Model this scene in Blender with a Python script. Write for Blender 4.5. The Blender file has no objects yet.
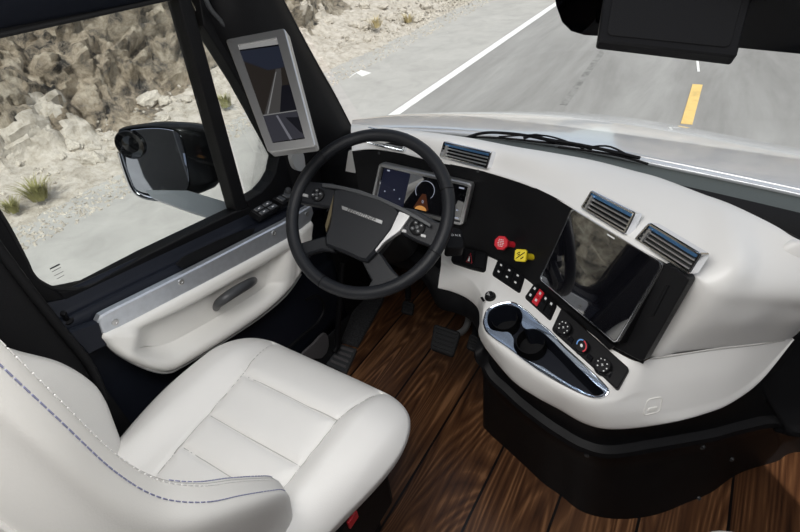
import bpy, bmesh, math, random
from mathutils import Vector as V, Matrix, noise
from mathutils.bvhtree import BVHTree
from mathutils.geometry import tessellate_polygon

random.seed(7)
SC = bpy.context.scene
COL = SC.collection
PI = math.pi

# ------------------------------------------------------------------ camera geometry
CAM = V((0.0, 0.0, 1.5))
FPX = 491.75
CX = V((0.846, 0.525, -0.097)); CY = V((0.258, -0.561, -0.786)); CZ = V((-0.467, 0.640, -0.610))
CZ.normalize(); CX = (CX - CZ * CX.dot(CZ)).normalized(); CY = CZ.cross(CX).normalized()


def ray(px, py):
    return CX * (px - 400) + CY * (py - 266) + CZ * FPX


def at(px, py, ax, val):
    """the place where the sight line of a measured point meets the world plane axis=val"""
    r = ray(px, py)
    return CAM + r * ((val - CAM[ax]) / r[ax])


def atx(px, py, x): return at(px, py, 0, x)
def aty(px, py, y): return at(px, py, 1, y)
def atz(px, py, z): return at(px, py, 2, z)
def atd(px, py, d): return CAM + ray(px, py) * (d / FPX)


def atp(px, py, p0, n):
    r = ray(px, py)
    return CAM + r * ((p0 - CAM).dot(n) / r.dot(n))


def proj(p):
    q = p - CAM
    z = q.dot(CZ)
    return 400 + FPX * q.dot(CX) / z, 266 + FPX * q.dot(CY) / z


# ------------------------------------------------------------------ materials
def mat(name, col, rough=0.5, metal=0.0, var=0.0, vscale=20, bump=0.0, bscale=200, spec=0.5, coat=0.0, emit=None, estr=0):
    m = bpy.data.materials.new(name); m.use_nodes = True
    nt = m.node_tree; b = nt.nodes['Principled BSDF']
    b.inputs['Base Color'].default_value = (*col, 1)
    b.inputs['Roughness'].default_value = rough
    b.inputs['Metallic'].default_value = metal
    b.inputs['Specular IOR Level'].default_value = spec
    b.inputs['Coat Weight'].default_value = coat
    b.inputs['Coat Roughness'].default_value = 0.04
    tc = nt.nodes.new('ShaderNodeTexCoord')
    if var > 0:
        n = nt.nodes.new('ShaderNodeTexNoise'); n.inputs['Scale'].default_value = vscale; n.inputs['Detail'].default_value = 5
        nt.links.new(tc.outputs['Object'], n.inputs['Vector'])
        r = nt.nodes.new('ShaderNodeValToRGB')
        r.color_ramp.elements[0].position = 0.3; r.color_ramp.elements[1].position = 0.7
        r.color_ramp.elements[0].color = (*[c * (1 - var) for c in col], 1)
        r.color_ramp.elements[1].color = (*[min(1, c * (1 + var)) for c in col], 1)
        nt.links.new(n.outputs['Fac'], r.inputs['Fac']); nt.links.new(r.outputs['Color'], b.inputs['Base Color'])
    if bump > 0:
        n = nt.nodes.new('ShaderNodeTexNoise'); n.inputs['Scale'].default_value = bscale; n.inputs['Detail'].default_value = 3
        nt.links.new(tc.outputs['Object'], n.inputs['Vector'])
        bp = nt.nodes.new('ShaderNodeBump'); bp.inputs['Strength'].default_value = bump; bp.inputs['Distance'].default_value = 0.002
        nt.links.new(n.outputs['Fac'], bp.inputs['Height']); nt.links.new(bp.outputs['Normal'], b.inputs['Normal'])
    if emit:
        b.inputs['Emission Color'].default_value = (*emit, 1); b.inputs['Emission Strength'].default_value = estr
    return m


def glass_mat(name, tint=(1, 1, 1), refl=0.9, ior=1.45):
    m = bpy.data.materials.new(name); m.use_nodes = True
    nt = m.node_tree; nt.nodes.clear()
    o = nt.nodes.new('ShaderNodeOutputMaterial'); mx = nt.nodes.new('ShaderNodeMixShader')
    t = nt.nodes.new('ShaderNodeBsdfTransparent'); t.inputs['Color'].default_value = (*tint, 1)
    g = nt.nodes.new('ShaderNodeBsdfGlossy'); g.inputs['Roughness'].default_value = 0.0
    f = nt.nodes.new('ShaderNodeFresnel'); f.inputs['IOR'].default_value = ior
    mu = nt.nodes.new('ShaderNodeMath'); mu.operation = 'MULTIPLY'; mu.inputs[1].default_value = refl
    nt.links.new(f.outputs[0], mu.inputs[0]); nt.links.new(mu.outputs[0], mx.inputs[0])
    nt.links.new(t.outputs[0], mx.inputs[1]); nt.links.new(g.outputs[0], mx.inputs[2]); nt.links.new(mx.outputs[0], o.inputs[0])
    return m


M = {}
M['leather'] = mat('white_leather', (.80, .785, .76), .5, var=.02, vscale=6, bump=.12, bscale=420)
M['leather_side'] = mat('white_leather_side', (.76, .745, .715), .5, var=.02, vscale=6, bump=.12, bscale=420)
M['seam'] = mat('seam_grey', (.45, .44, .42), .7)  # one even grey for sunk seams and the panel joint
M['thread'] = mat('blue_grey_thread', (.24, .25, .38), .6)
M['thread_pale'] = mat('pale_thread', (.7, .69, .68), .6)
M['white'] = mat('white_dash_skin', (.80, .79, .77), .38, var=.01, vscale=8, bump=.12, bscale=600)
M['white_door'] = mat('white_door_skin', (.80, .785, .75), .42, bump=.12, bscale=500)
M['black'] = mat('black_plastic', (.007, .007, .008), .5, spec=.14, var=.15, vscale=15, bump=.2, bscale=700)
M['black_soft'] = mat('black_soft_trim', (.010, .010, .011), .6, spec=.12, bump=.3, bscale=500)
M['navy'] = mat('blue_black_door_trim', (.010, .012, .019), .45, spec=.2, bump=.2, bscale=600)
M['fascia'] = mat('black_fascia', (.009, .009, .010), .36, spec=.16, bump=.25, bscale=900)
M['gloss'] = mat('gloss_black', (.006, .006, .008), .04, spec=.8)
M['screen'] = mat('screen_glass', (.004, .004, .006), .02, spec=1.0, coat=1.0)
M['screen'].node_tree.nodes['Principled BSDF'].inputs['IOR'].default_value = 2.1
M['rubber'] = mat('black_rubber', (.014, .014, .015), .75, spec=.2, bump=.4, bscale=300)
M['wheel'] = mat('wheel_leather', (.012, .013, .016), .42, spec=.28, bump=.3, bscale=700)
M['alu'] = mat('brushed_aluminium', (.62, .65, .70), .42, .75, var=.06, vscale=60, bump=.15, bscale=250)
M['satin'] = mat('satin_silver', (.60, .60, .60), .33, .9)
M['chrome'] = mat('bright_chrome', (.8, .82, .86), .12, 1.0)
M['bluechrome'] = mat('pale_blue_metal', (.52, .60, .72), .25, .9)
M['blueslat'] = mat('blue_anodised_slat', (.14, .33, .66), .28, .85)
M['armpaint'] = mat('pale_silver_paint', (.72, .76, .82), .3, .4)
M['house'] = mat('black_mirror_shell', (.012, .012, .013), .3, spec=.4)
M['grey'] = mat('grey_frame', (.42, .42, .42), .45, .3)
M['darkgrey'] = mat('dark_grey_plastic', (.05, .052, .056), .4)
M['red'] = mat('red_plastic', (.62, .02, .035), .35)
M['yellow'] = mat('yellow_plastic', (.80, .62, .02), .35)
M['mark'] = mat('white_print', (.75, .75, .75), .5)
M['markred'] = mat('red_print', (.7, .03, .05), .5)
M['markblue'] = mat('blue_print', (.15, .35, .75), .5)
M['bronze'] = mat('bronze_trim', (.22, .18, .11), .35, .8)
M['hood'] = mat('silver_white_paint', (.74, .76, .79), .14, .15, coat=.8)
M['cowl'] = mat('cowl_grey_green', (.10, .115, .11), .5, bump=.2, bscale=200)
M['speckle'] = mat('speckled_mat', (.03, .03, .033), .8, var=.8, vscale=300)
M['glass'] = glass_mat('window_glass', (.96, .98, .97), .5)
M['tint'] = glass_mat('tinted_band', (.035, .035, .045), .3)
M['mirror'] = mat('mirror_silver', (.62, .65, .72), .02, 1.0)
M['mirror_dark'] = mat('round_lens_glass', (.01, .01, .011), .12, spec=.5)
M['liner'] = mat('grey_headliner', (.22, .22, .225), .8)
M['seatbase'] = mat('seat_base_black', (.006, .006, .007), .6, spec=.2)
M['speaker'] = mat('speaker_mesh', (.10, .095, .10), .6, var=.3, vscale=500)


def wood_mat():
    m = bpy.data.materials.new('walnut_planks'); m.use_nodes = True
    nt = m.node_tree; N = nt.nodes; L = nt.links; b = N['Principled BSDF']
    tc = N.new('ShaderNodeTexCoord'); sp = N.new('ShaderNodeSeparateXYZ'); L.new(tc.outputs['Object'], sp.inputs[0])

    def mth(op, a, b_=None, c=None):
        n = N.new('ShaderNodeMath'); n.operation = op
        for i, v in enumerate((a, b_, c)):
            if v is None: continue
            if isinstance(v, (int, float)): n.inputs[i].default_value = v
            else: L.new(v, n.inputs[i])
        return n.outputs[0]
    a = mth('DIVIDE', mth('ADD', sp.outputs[0], 0.743 + 2.13), .213)
    idx = mth('FLOOR', a); fr = mth('FRACT', a)
    rnd = mth('FRACT', mth('MULTIPLY', mth('SINE', mth('MULTIPLY', idx, 12.9)), 437.5))
    cv = N.new('ShaderNodeCombineXYZ')
    L.new(mth('ADD', mth('MULTIPLY', sp.outputs[0], 1.0), mth('MULTIPLY', rnd, 7.0)), cv.inputs[0])
    L.new(mth('ADD', mth('MULTIPLY', sp.outputs[1], .16), mth('MULTIPLY', rnd, 3.7)), cv.inputs[1])
    # cathedral figure: contour lines of a stretched noise
    n1 = N.new('ShaderNodeTexNoise'); n1.inputs['Scale'].default_value = 5.2; n1.inputs['Detail'].default_value = 1.5; n1.inputs['Distortion'].default_value = .5
    L.new(cv.outputs[0], n1.inputs['Vector'])
    rings = mth('FRACT', mth('MULTIPLY', n1.outputs['Fac'], 22))
    r1 = mth('ABSOLUTE', mth('SUBTRACT', mth('MULTIPLY', rings, 2), 1))
    n2 = N.new('ShaderNodeTexNoise'); n2.inputs['Scale'].default_value = 75; n2.inputs['Detail'].default_value = 6
    cv2 = N.new('ShaderNodeCombineXYZ'); L.new(sp.outputs[0], cv2.inputs[0]); L.new(mth('MULTIPLY', sp.outputs[1], .045), cv2.inputs[1])
    L.new(cv2.outputs[0], n2.inputs['Vector'])
    n3 = N.new('ShaderNodeTexNoise'); n3.inputs['Scale'].default_value = 3.0; n3.inputs['Detail'].default_value = 2
    L.new(cv.outputs[0], n3.inputs['Vector'])
    f = mth('ADD', mth('ADD', mth('MULTIPLY', r1, .25), mth('MULTIPLY', n2.outputs['Fac'], .76)), mth('MULTIPLY', n3.outputs['Fac'], .5))
    f = mth('ADD', f, mth('MULTIPLY', rnd, .08))
    rp = N.new('ShaderNodeValToRGB'); e = rp.color_ramp.elements
    e[0].position = .42; e[0].color = (.010, .005, .003, 1)
    e[1].position = 1.05; e[1].color = (.22, .105, .048, 1)
    k = rp.color_ramp.elements.new(.68); k.color = (.062, .025, .011, 1)
    k = rp.color_ramp.elements.new(.85); k.color = (.105, .046, .020, 1)
    L.new(f, rp.inputs['Fac'])
    edge = mth('LESS_THAN', mth('ABSOLUTE', mth('SUBTRACT', mth('ABSOLUTE', mth('SUBTRACT', fr, .5)), .5)), .017)
    mx = N.new('ShaderNodeMixRGB'); L.new(edge, mx.inputs[0]); L.new(rp.outputs[0], mx.inputs[1]); mx.inputs[2].default_value = (.004, .003, .003, 1)
    L.new(mx.outputs[0], b.inputs['Base Color'])
    b.inputs['Roughness'].default_value = .3
    bp = N.new('ShaderNodeBump'); bp.inputs['Strength'].default_value = .3; bp.inputs['Distance'].default_value = .002
    L.new(mth('SUBTRACT', n2.outputs['Fac'], mth('MULTIPLY', edge, 2)), bp.inputs['Height']); L.new(bp.outputs[0], b.inputs['Normal'])
    return m


def rock_mat(name, ramp, scale=.9, bump=1.0, dist=.12, rough=.95):
    m = bpy.data.materials.new(name); m.use_nodes = True
    nt = m.node_tree; N = nt.nodes; L = nt.links; b = N['Principled BSDF']
    b.inputs['Roughness'].default_value = rough; b.inputs['Specular IOR Level'].default_value = .15
    tc = N.new('ShaderNodeTexCoord')
    n = N.new('ShaderNodeTexNoise'); n.inputs['Scale'].default_value = scale; n.inputs['Detail'].default_value = 12; n.inputs['Roughness'].default_value = .68
    n.inputs['Distortion'].default_value = .4
    L.new(tc.outputs['Object'], n.inputs['Vector'])
    r = N.new('ShaderNodeValToRGB')
    el = r.color_ramp.elements
    el[0].position, el[0].color = ramp[0][0], (*ramp[0][1], 1)
    el[1].position, el[1].color = ramp[-1][0], (*ramp[-1][1], 1)
    for p, c in ramp[1:-1]:
        k = el.new(p); k.color = (*c, 1)
    L.new(n.outputs['Fac'], r.inputs['Fac']); L.new(r.outputs['Color'], b.inputs['Base Color'])
    n2 = N.new('ShaderNodeTexNoise'); n2.inputs['Scale'].default_value = 5; n2.inputs['Detail'].default_value = 12; n2.inputs['Roughness'].default_value = .7
    L.new(tc.outputs['Object'], n2.inputs['Vector'])
    bp = N.new('ShaderNodeBump'); bp.inputs['Strength'].default_value = bump; bp.inputs['Distance'].default_value = dist
    L.new(n2.outputs['Fac'], bp.inputs['Height']); L.new(bp.outputs[0], b.inputs['Normal'])
    return m


M['wood'] = wood_mat()
M['rock'] = rock_mat('weathered_rock', [(.37, (.07, .065, .06)), (.44, (.31, .265, .21)), (.52, (.53, .44, .33)), (.62, (.74, .65, .52))], 3.4, 1.0, .16)
nt_ = M['rock'].node_tree
nb = [n for n in nt_.nodes if n.type == 'TEX_NOISE'][1]; nb.inputs['Scale'].default_value = 9; nb.inputs['Roughness'].default_value = .78
nc = nt_.nodes.new('ShaderNodeTexNoise'); nc.inputs['Scale'].default_value = .38; nc.inputs['Detail'].default_value = 3
nt_.links.new([n for n in nt_.nodes if n.type == 'TEX_COORD'][0].outputs['Object'], nc.inputs['Vector'])
rc = nt_.nodes.new('ShaderNodeValToRGB'); rc.color_ramp.elements[0].position = .42; rc.color_ramp.elements[1].position = .56
rc.color_ramp.elements[0].color = (.84, .88, .92, 1); rc.color_ramp.elements[1].color = (1, 1, 1, 1)
mm_ = nt_.nodes.new('ShaderNodeMixRGB'); mm_.blend_type = 'MULTIPLY'; mm_.inputs[0].default_value = 1
nt_.links.new(nc.outputs['Fac'], rc.inputs['Fac'])
old = [n for n in nt_.nodes if n.type == 'VALTORGB' and n is not rc and n != rc][0]
nt_.links.new(old.outputs['Color'], mm_.inputs[1]); nt_.links.new(rc.outputs['Color'], mm_.inputs[2]); nt_.links.new(mm_.outputs[0], nt_.nodes['Principled BSDF'].inputs['Base Color'])
M['rock_grey'] = rock_mat('dark_grey_rock', [(.3, (.13, .125, .115)), (.5, (.30, .285, .26)), (.7, (.50, .46, .40))], 1.6, 1.0, .08)
M['gravel'] = rock_mat('pale_gravel_soil', [(.30, (.30, .27, .22)), (.48, (.46, .42, .36)), (.65, (.58, .54, .48))], 7, 1.0, .06)
M['stone'] = rock_mat('pale_loose_stone', [(.3, (.30, .28, .24)), (.5, (.47, .43, .37)), (.7, (.62, .58, .50))], 6, .6, .02)
M['asphalt'] = rock_mat('sun_bleached_asphalt', [(.30, (.215, .21, .20)), (.5, (.285, .28, .268)), (.7, (.36, .355, .34))], 1.3, .5, .012)
nt_ = M['asphalt'].node_tree
mp_ = nt_.nodes.new('ShaderNodeMapping'); mp_.inputs['Scale'].default_value = (1, .16, 1)
nt_.links.new([n for n in nt_.nodes if n.type == 'TEX_COORD'][0].outputs['Object'], mp_.inputs['Vector'])
nt_.links.new(mp_.outputs[0], [n for n in nt_.nodes if n.type == 'TEX_NOISE'][0].inputs['Vector'])
M['shoulder'] = rock_mat('dusty_shoulder', [(.30, (.36, .352, .33)), (.5, (.42, .41, .385)), (.7, (.47, .46, .43))], 2.2, .5, .012)
M['paint_white'] = rock_mat('worn_white_paint', [(.3, (.62, .62, .60)), (.5, (.78, .78, .76)), (.8, (.84, .84, .82))], 5, .3, .005)
M['paint_yellow'] = rock_mat('worn_yellow_paint', [(.3, (.58, .42, .17)), (.5, (.74, .52, .20)), (.8, (.80, .58, .25))], 5, .3, .005)
M['tar'] = rock_mat('tar_seal', [(.35, (.17, .168, .16)), (.5, (.24, .236, .226)), (.65, (.30, .296, .284))], 6, .3, .005)
M['grass'] = mat('dry_grass', (.25, .24, .10), .8, var=.3, vscale=12)
M['grass_dry'] = mat('straw_grass', (.46, .38, .20), .8, var=.3, vscale=12)


# ------------------------------------------------------------------ object helpers
ROOT = {}


def tag(o, label=None, cat=None, group=None, kind=None):
    if label: o['label'] = label
    if cat: o['category'] = cat
    if group: o['group'] = group
    if kind: o['kind'] = kind
    return o


def thing(name, loc, label, cat, group=None):
    o = bpy.data.objects.new(name, None); COL.objects.link(o)
    o.location = loc; o.empty_display_size = .05
    ROOT[o] = V(loc)
    return tag(o, label, cat, group)


def obj(name, bm, m, parent=None, loc=None, smooth=True, angle=40, sub=0, bev=0, solid=0, off=-1, kind=None):
    """link a bmesh (given in world coordinates) as one object"""
    org = ROOT[parent] if parent is not None else (V(loc) if loc is not None else V((0, 0, 0)))
    bmesh.ops.transform(bm, matrix=Matrix.Translation(-org), verts=bm.verts)
    me = bpy.data.meshes.new(name); bm.normal_update(); bm.to_mesh(me); bm.free()
    o = bpy.data.objects.new(name, me); COL.objects.link(o)
    if parent is not None: o.parent = parent; ROOT[o] = org
    else: o.location = org; ROOT[o] = org
    if isinstance(m, (list, tuple)):
        for k in m: me.materials.append(k)
    elif m: me.materials.append(m)
    if smooth:
        for p in me.polygons: p.use_smooth = True
        if angle < 180: me.set_sharp_from_angle(angle=math.radians(angle))
    if solid:
        s = o.modifiers.new('solid', 'SOLIDIFY'); s.thickness = solid; s.offset = off
    if bev:
        b = o.modifiers.new('bevel', 'BEVEL'); b.width = bev; b.segments = 3; b.limit_method = 'ANGLE'; b.angle_limit = math.radians(35)
        b.harden_normals = False
    if sub:
        s = o.modifiers.new('sub', 'SUBSURF'); s.levels = sub; s.render_levels = sub
    if kind: o['kind'] = kind
    return o


def catmull(pts, n, closed=False):
    """resample a polyline as a smooth curve of n points"""
    P = [V(p) for p in pts]; k = len(P); out = []
    segs = k if closed else k - 1
    for i in range(n):
        t = i / (n if closed else n - 1) * segs
        s = min(int(t), segs - 1); f = t - s
        if closed: a, b, c, d = P[(s - 1) % k], P[s], P[(s + 1) % k], P[(s + 2) % k]
        else: a, b, c, d = P[max(s - 1, 0)], P[s], P[min(s + 1, k - 1)], P[min(s + 2, k - 1)]
        out.append(.5 * ((2 * b) + (c - a) * f + (2 * a - 5 * b + 4 * c - d) * f * f + (3 * b - a - 3 * c + d) * f ** 3))
    return out


def grid(bm, rows, closed_u=False):
    vs = [[bm.verts.new(p) for p in r] for r in rows]
    for i in range(len(vs) - 1):
        n = len(vs[i])
        for j in range(n if closed_u else n - 1):
            try: bm.faces.new((vs[i][j], vs[i][(j + 1) % n], vs[i + 1][(j + 1) % n], vs[i + 1][j]))
            except ValueError: pass
    return vs


def prism(bm, pts, ext):
    """closed solid from a planar outline and an extrusion vector"""
    pts = [V(p) for p in pts]; n = len(pts)
    a = [bm.verts.new(p) for p in pts]; b = [bm.verts.new(p + ext) for p in pts]
    for t in tessellate_polygon([pts]):
        bm.faces.new([a[i] for i in t]); bm.faces.new([b[i] for i in reversed(t)])
    for i in range(n):
        bm.faces.new((a[i], a[(i + 1) % n], b[(i + 1) % n], b[i]))
    bmesh.ops.recalc_face_normals(bm, faces=bm.faces)


def prism2(bm, pts, ext, ins=.0015):
    """prism with a chamfered far rim"""
    pts = [V(p) for p in pts]; n = len(pts)
    c = sum(pts, V()) / n
    up = ext.normalized(); top = []
    for i in range(n):
        d1 = (pts[i] - pts[i - 1]).normalized(); d2 = (pts[(i + 1) % n] - pts[i]).normalized()
        nn = up.cross((d1 + d2).normalized())
        top.append(pts[i] + nn * ins)
    area = sum(((pts[i] - c).cross(pts[(i + 1) % n] - c)).dot(up) for i in range(n))
    if area < 0: top = [pts[i] * 2 - top[i] for i in range(n)]
    a = [bm.verts.new(p) for p in pts]; b = [bm.verts.new(p + ext - up * ins) for p in pts]; t_ = [bm.verts.new(p + ext) for p in top]
    for t in tessellate_polygon([pts]):
        bm.faces.new([a[i] for i in t])
    for t in tessellate_polygon([top]):
        bm.faces.new([t_[i] for i in t])
    for i in range(n):
        j = (i + 1) % n
        bm.faces.new((a[i], a[j], b[j], b[i])); bm.faces.new((b[i], b[j], t_[j], t_[i]))
    bmesh.ops.recalc_face_normals(bm, faces=bm.faces)


def tube(bm, path, r, seg=10, closed=False, flat=None, cap=True):
    """tube along a path; r number or list; flat=(axis vector, factor) squashes the section"""
    P = [V(p) for p in path]; n = len(P); rows = []
    up = None
    for i in range(n):
        t = (P[(i + 1) % n] - P[i - 1]) if closed else (P[min(i + 1, n - 1)] - P[max(i - 1, 0)])
        t.normalize()
        if up is None:
            up = t.orthogonal().normalized()
        u = (up - t * up.dot(t)).normalized(); up = u; w = t.cross(u)
        rr = r[i] if isinstance(r, (list, tuple)) else r
        row = []
        for k in range(seg):
            a = 2 * PI * k / seg
            o = u * math.cos(a) * rr + w * math.sin(a) * rr
            if flat: o -= flat[0] * o.dot(flat[0]) * (1 - flat[1])
            row.append(P[i] + o)
        rows.append(row)
    if closed: rows.append(rows[0])
    vs = grid(bm, rows, True)
    if cap and not closed:
        bm.faces.new(vs[0]); bm.faces.new(vs[-1])
    if closed: bmesh.ops.remove_doubles(bm, verts=bm.verts, dist=1e-6)
    bmesh.ops.recalc_face_normals(bm, faces=bm.faces)


def lathe(bm, c, ax, prof, seg=32):
    """profile [(radius, height)] around axis ax from c"""
    ax = ax.normalized(); u = ax.orthogonal().normalized(); w = ax.cross(u)
    rows = [[c + ax * h + (u * math.cos(2 * PI * k / seg) + w * math.sin(2 * PI * k / seg)) * max(r, 1e-5) for k in range(seg)] for r, h in prof]
    grid(bm, rows, True)
    bmesh.ops.remove_doubles(bm, verts=bm.verts, dist=2e-6)
    bmesh.ops.recalc_face_normals(bm, faces=bm.faces)


def box(bm, c, s, rot=None):
    mt = Matrix.Translation(c) @ (rot.to_4x4() if rot else Matrix()) @ Matrix.Diagonal((*s, 1))
    bmesh.ops.create_cube(bm, size=1, matrix=mt)


class Quad:
    """a flat four-cornered patch; (s,t) across / down, h along the outward normal, lengths in metres"""
    def __init__(self, tl, tr, br, bl, flip=False):
        c = (tl + tr + br + bl) / 4
        u = ((tr + br) / 2 - (tl + bl) / 2); v = ((bl + br) / 2 - (tl + tr) / 2)
        n = v.cross(u).normalized()
        if n.dot(CAM - c) < 0: n = -n
        self.n = n
        f = lambda p: p - n * (p - c).dot(n)
        self.c = c; self.p = [f(tl), f(tr), f(br), f(bl)]
        self.w = u.length; self.h = v.length; self.u = u.normalized(); self.v = v.normalized()

    def __call__(self, s, t, h=0):
        a, b, c, d = self.p
        return (a * (1 - s) + b * s) * (1 - t) + (d * (1 - s) + c * s) * t + self.n * h

    def rr(self, s0, t0, s1, t1, r, h=0, k=6):
        """rounded rectangle outline, r in metres"""
        rs = r / self.w; rt = r / self.h; out = []
        for cx, cy, a0 in ((s1 - rs, t0 + rt, -PI / 2), (s1 - rs, t1 - rt, 0), (s0 + rs, t1 - rt, PI / 2), (s0 + rs, t0 + rt, PI)):
            for i in range(k + 1):
                a = a0 + PI / 2 * i / k
                out.append(self(cx + rs * math.cos(a), cy + rt * math.sin(a), h))
        return out

    def plate(self, bm, s0, t0, s1, t1, r, h0, h1, ins=.001):
        prism2(bm, self.rr(s0, t0, s1, t1, r, h0), self.n * (h1 - h0), ins)

    def ring(self, bm, m, r, h0, h1, s0=0, t0=0, s1=1, t1=1, bevel=.001):
        """frame of bar width m metres round the rectangle"""
        ms = m / self.w; mt = m / self.h
        o0 = self.rr(s0, t0, s1, t1, r, h0); i0 = self.rr(s0 + ms, t0 + mt, s1 - ms, t1 - mt, max(r - m, .0008), h0)
        hh = self.n * (h1 - h0)
        bs = bevel / self.w; bt = bevel / self.h
        o1 = [p + hh * (1 - bevel / max(abs(h1 - h0), 1e-4)) for p in o0]
        o2 = [p + hh for p in self.rr(s0 + bs, t0 + bt, s1 - bs, t1 - bt, max(r - bevel, .0005), h0)]
        i1 = [p + hh for p in i0]
        rows = [o0, o1, o2, i1, i0, o0]
        grid(bm, rows, True); bmesh.ops.remove_doubles(bm, verts=bm.verts, dist=1e-6)
        bmesh.ops.recalc_face_normals(bm, faces=bm.faces)


def text(name, s, c, u, v, size, m, parent, h=.0004, align='CENTER', sx=1.0):
    """lettering lying in the plane (u right, v up), centred on c"""
    cu = bpy.data.curves.new(name, 'FONT'); cu.body = s; cu.size = size; cu.align_x = align; cu.align_y = 'CENTER'; cu.extrude = h / 2
    t = bpy.data.objects.new(name, cu); COL.objects.link(t)
    dg = bpy.context.evaluated_depsgraph_get(); dg.update()
    me = bpy.data.meshes.new_from_object(t.evaluated_get(dg))
    bpy.data.objects.remove(t); bpy.data.curves.remove(cu)
    bm = bmesh.new(); bm.from_mesh(me); bpy.data.meshes.remove(me)
    u = u.normalized(); v = (v - u * v.dot(u)).normalized(); n = u.cross(v)
    for w in bm.verts: w.co = c + u * w.co.x * sx + v * w.co.y + n * w.co.z
    return obj(name, bm, m, parent, smooth=False)


def bvh_of(o):
    dg = bpy.context.evaluated_depsgraph_get(); dg.update()
    e = o.evaluated_get(dg); me = e.to_mesh(); mw = e.matrix_world
    t = BVHTree.FromPolygons([mw @ v.co for v in me.vertices], [p.vertices[:] for p in me.polygons])
    e.to_mesh_clear()
    return t


def hit(t, px, py, default=None):
    d = ray(px, py).normalized()
    loc, nor, i, dist = t.ray_cast(CAM, d)
    if loc is None: return default
    return loc


def on(t, quad):
    return Quad(*[hit(t, *p, atz(*p, .60)) for p in quad])


def smooth01(x):
    x = max(0, min(1, x)); return x * x * (3 - 2 * x)


# ================================================================== OUTSIDE
GZ = -1.2


def plane(name, x0, x1, y0, y1, z, m, nx=1, ny=1):
    bm = bmesh.new()
    grid(bm, [[V((x0 + (x1 - x0) * i / nx, y0 + (y1 - y0) * j / ny, z)) for i in range(nx + 1)] for j in range(ny + 1)])
    return obj(name, bm, m, smooth=False, kind='structure')


plane('road', -4.2, 14, -30, 70, GZ, M['asphalt'])
plane('road_shoulder', -6.6, -4.2, -30, 70, GZ, M['shoulder'])
plane('ground', -60, 60, -60, 120, GZ - .03, M['gravel'])


def strip(name, pts, w, m, label, cat, z=GZ + .004, group=None):
    bm = bmesh.new()
    P = [V(p) for p in pts]; L_ = []; R_ = []
    for i, p in enumerate(P):
        t = (P[min(i + 1, len(P) - 1)] - P[max(i - 1, 0)]).normalized(); n = V((-t.y, t.x, 0))
        L_.append(p + n * w / 2); R_.append(p - n * w / 2)
    pts2 = L_ + R_[::-1]
    prism(bm, [V((p.x, p.y, z - .006)) for p in pts2], V((0, 0, .008)))
    return tag(obj(name, bm, m, loc=(P[0].x, P[0].y, z), smooth=False), label, cat, group)


strip('edge_line', [(-4.1, -20, 0), (-4.1, 60, 0)], .15, M['paint_white'], 'long white painted line along the left edge of the road lane', 'road line')
strip('centre_dash', [(-.30, 6.8, 0), (-.36, 8.3, 0)], .13, M['paint_yellow'], 'yellow painted dash on the road ahead of the hood', 'road line')
strip('sealed_crack', [(-.42, 8.9, 0), (-.62, 10.2, 0), (-.7, 13, 0), (-.95, 17, 0)], .035, M['paint_white'], 'thin pale scuffed stripe on the road just past the yellow dash', 'road mark')
strip('tyre_mark', [(-1.9, 7.0, 0), (-2.0, 9, 0), (-2.15, 12, 0), (-2.4, 18, 0)], .10, M['tar'], 'faint dark tyre streak running along the lane left of the yellow dash', 'road mark')
bm = bmesh.new()
a0 = atz(352, 75, GZ); a1 = atz(361, 70, GZ); a2 = atz(371, 73, GZ)
prism(bm, [V((p.x, p.y, GZ)) for p in (a0, a1, a2, a2 + V((-.05, -.22, 0)), a1 + V((.02, -.18, 0)), a0 + V((.05, -.16, 0)))], V((0, 0, .004)))
tag(obj('painted_chevron', bm, M['paint_white'], smooth=False, loc=(a1.x, a1.y, GZ)), 'small white painted chevron mark on the shoulder left of the white line', 'road mark')


def fbm(p, o=4, s=1.0):
    return noise.fractal(p * s, .9, 2.1, o, noise_basis='PERLIN_ORIGINAL')


def d4_(q):
    d, _ = noise.voronoi(q * 8.5)
    return .10 * (d[1] - d[0]) ** .7


def rocky(p):
    """blocky displacement built from cells at two sizes"""
    q = p + V((fbm(p, 3, .5), fbm(p + V((9, 3, 1)), 3, .5), fbm(p + V((2, 8, 4)), 3, .5))) * .8
    d1, _ = noise.voronoi(q * .55); d2, _ = noise.voronoi(q * 1.5 + V((5, 5, 5))); d3, _ = noise.voronoi(q * 3.9 + V((1, 2, 3)))
    return .85 * (d1[1] - d1[0]) ** .6 + .50 * (d2[1] - d2[0]) ** .55 + d4_(q) + .28 * (d3[1] - d3[0]) ** .6 + .5 * fbm(p, 4, .35) + .10 * fbm(p, 4, 2.5)


def hillside(name, side, x_foot, ys, height, nu, m, mg, amp=1.0):
    bm = bmesh.new(); rows = []
    for y in ys:
        row = []
        for i in range(nu):
            u = i / (nu - 1)
            # profile: gravel toe, then steep rock
            s = u * height * 1.25
            toe = 1.25 + 2.2 * smooth01((y - 7.5) / 6)
            if s < toe: x = s; z = .28 * s
            else:
                k = s - toe
                x = toe + k * .55; z = .28 * toe + k * .84
            p = V((side * (x_foot + x + .35 * math.sin(y * .31) * min(1, s)), y, GZ + z - .02))
            f = smooth01((s - toe + .7) / 1.3)
            d = rocky(p) * amp * f + (.05 * fbm(p, 4, 2.2) + .03 * fbm(p, 3, 7)) * (1 - f)
            p += V((-side * .72, 0, .55)) * (d - .25 * f)
            row.append(p)
        rows.append(row)
    grid(bm, rows)
    for f in bm.faces:
        c = f.calc_center_median()
        dd = abs(c.x) - x_foot - .35 * math.sin(c.y * .31)
        f.material_index = 1 if dd + .5 * fbm(c, 3, 1.1) < 1.0 + 2.1 * smooth01((c.y - 7.5) / 6) + .1 * math.sin(c.y) else 0
    bmesh.ops.recalc_face_normals(bm, faces=bm.faces)
    return obj(name, bm, [m, mg], angle=35, kind='structure')


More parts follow.
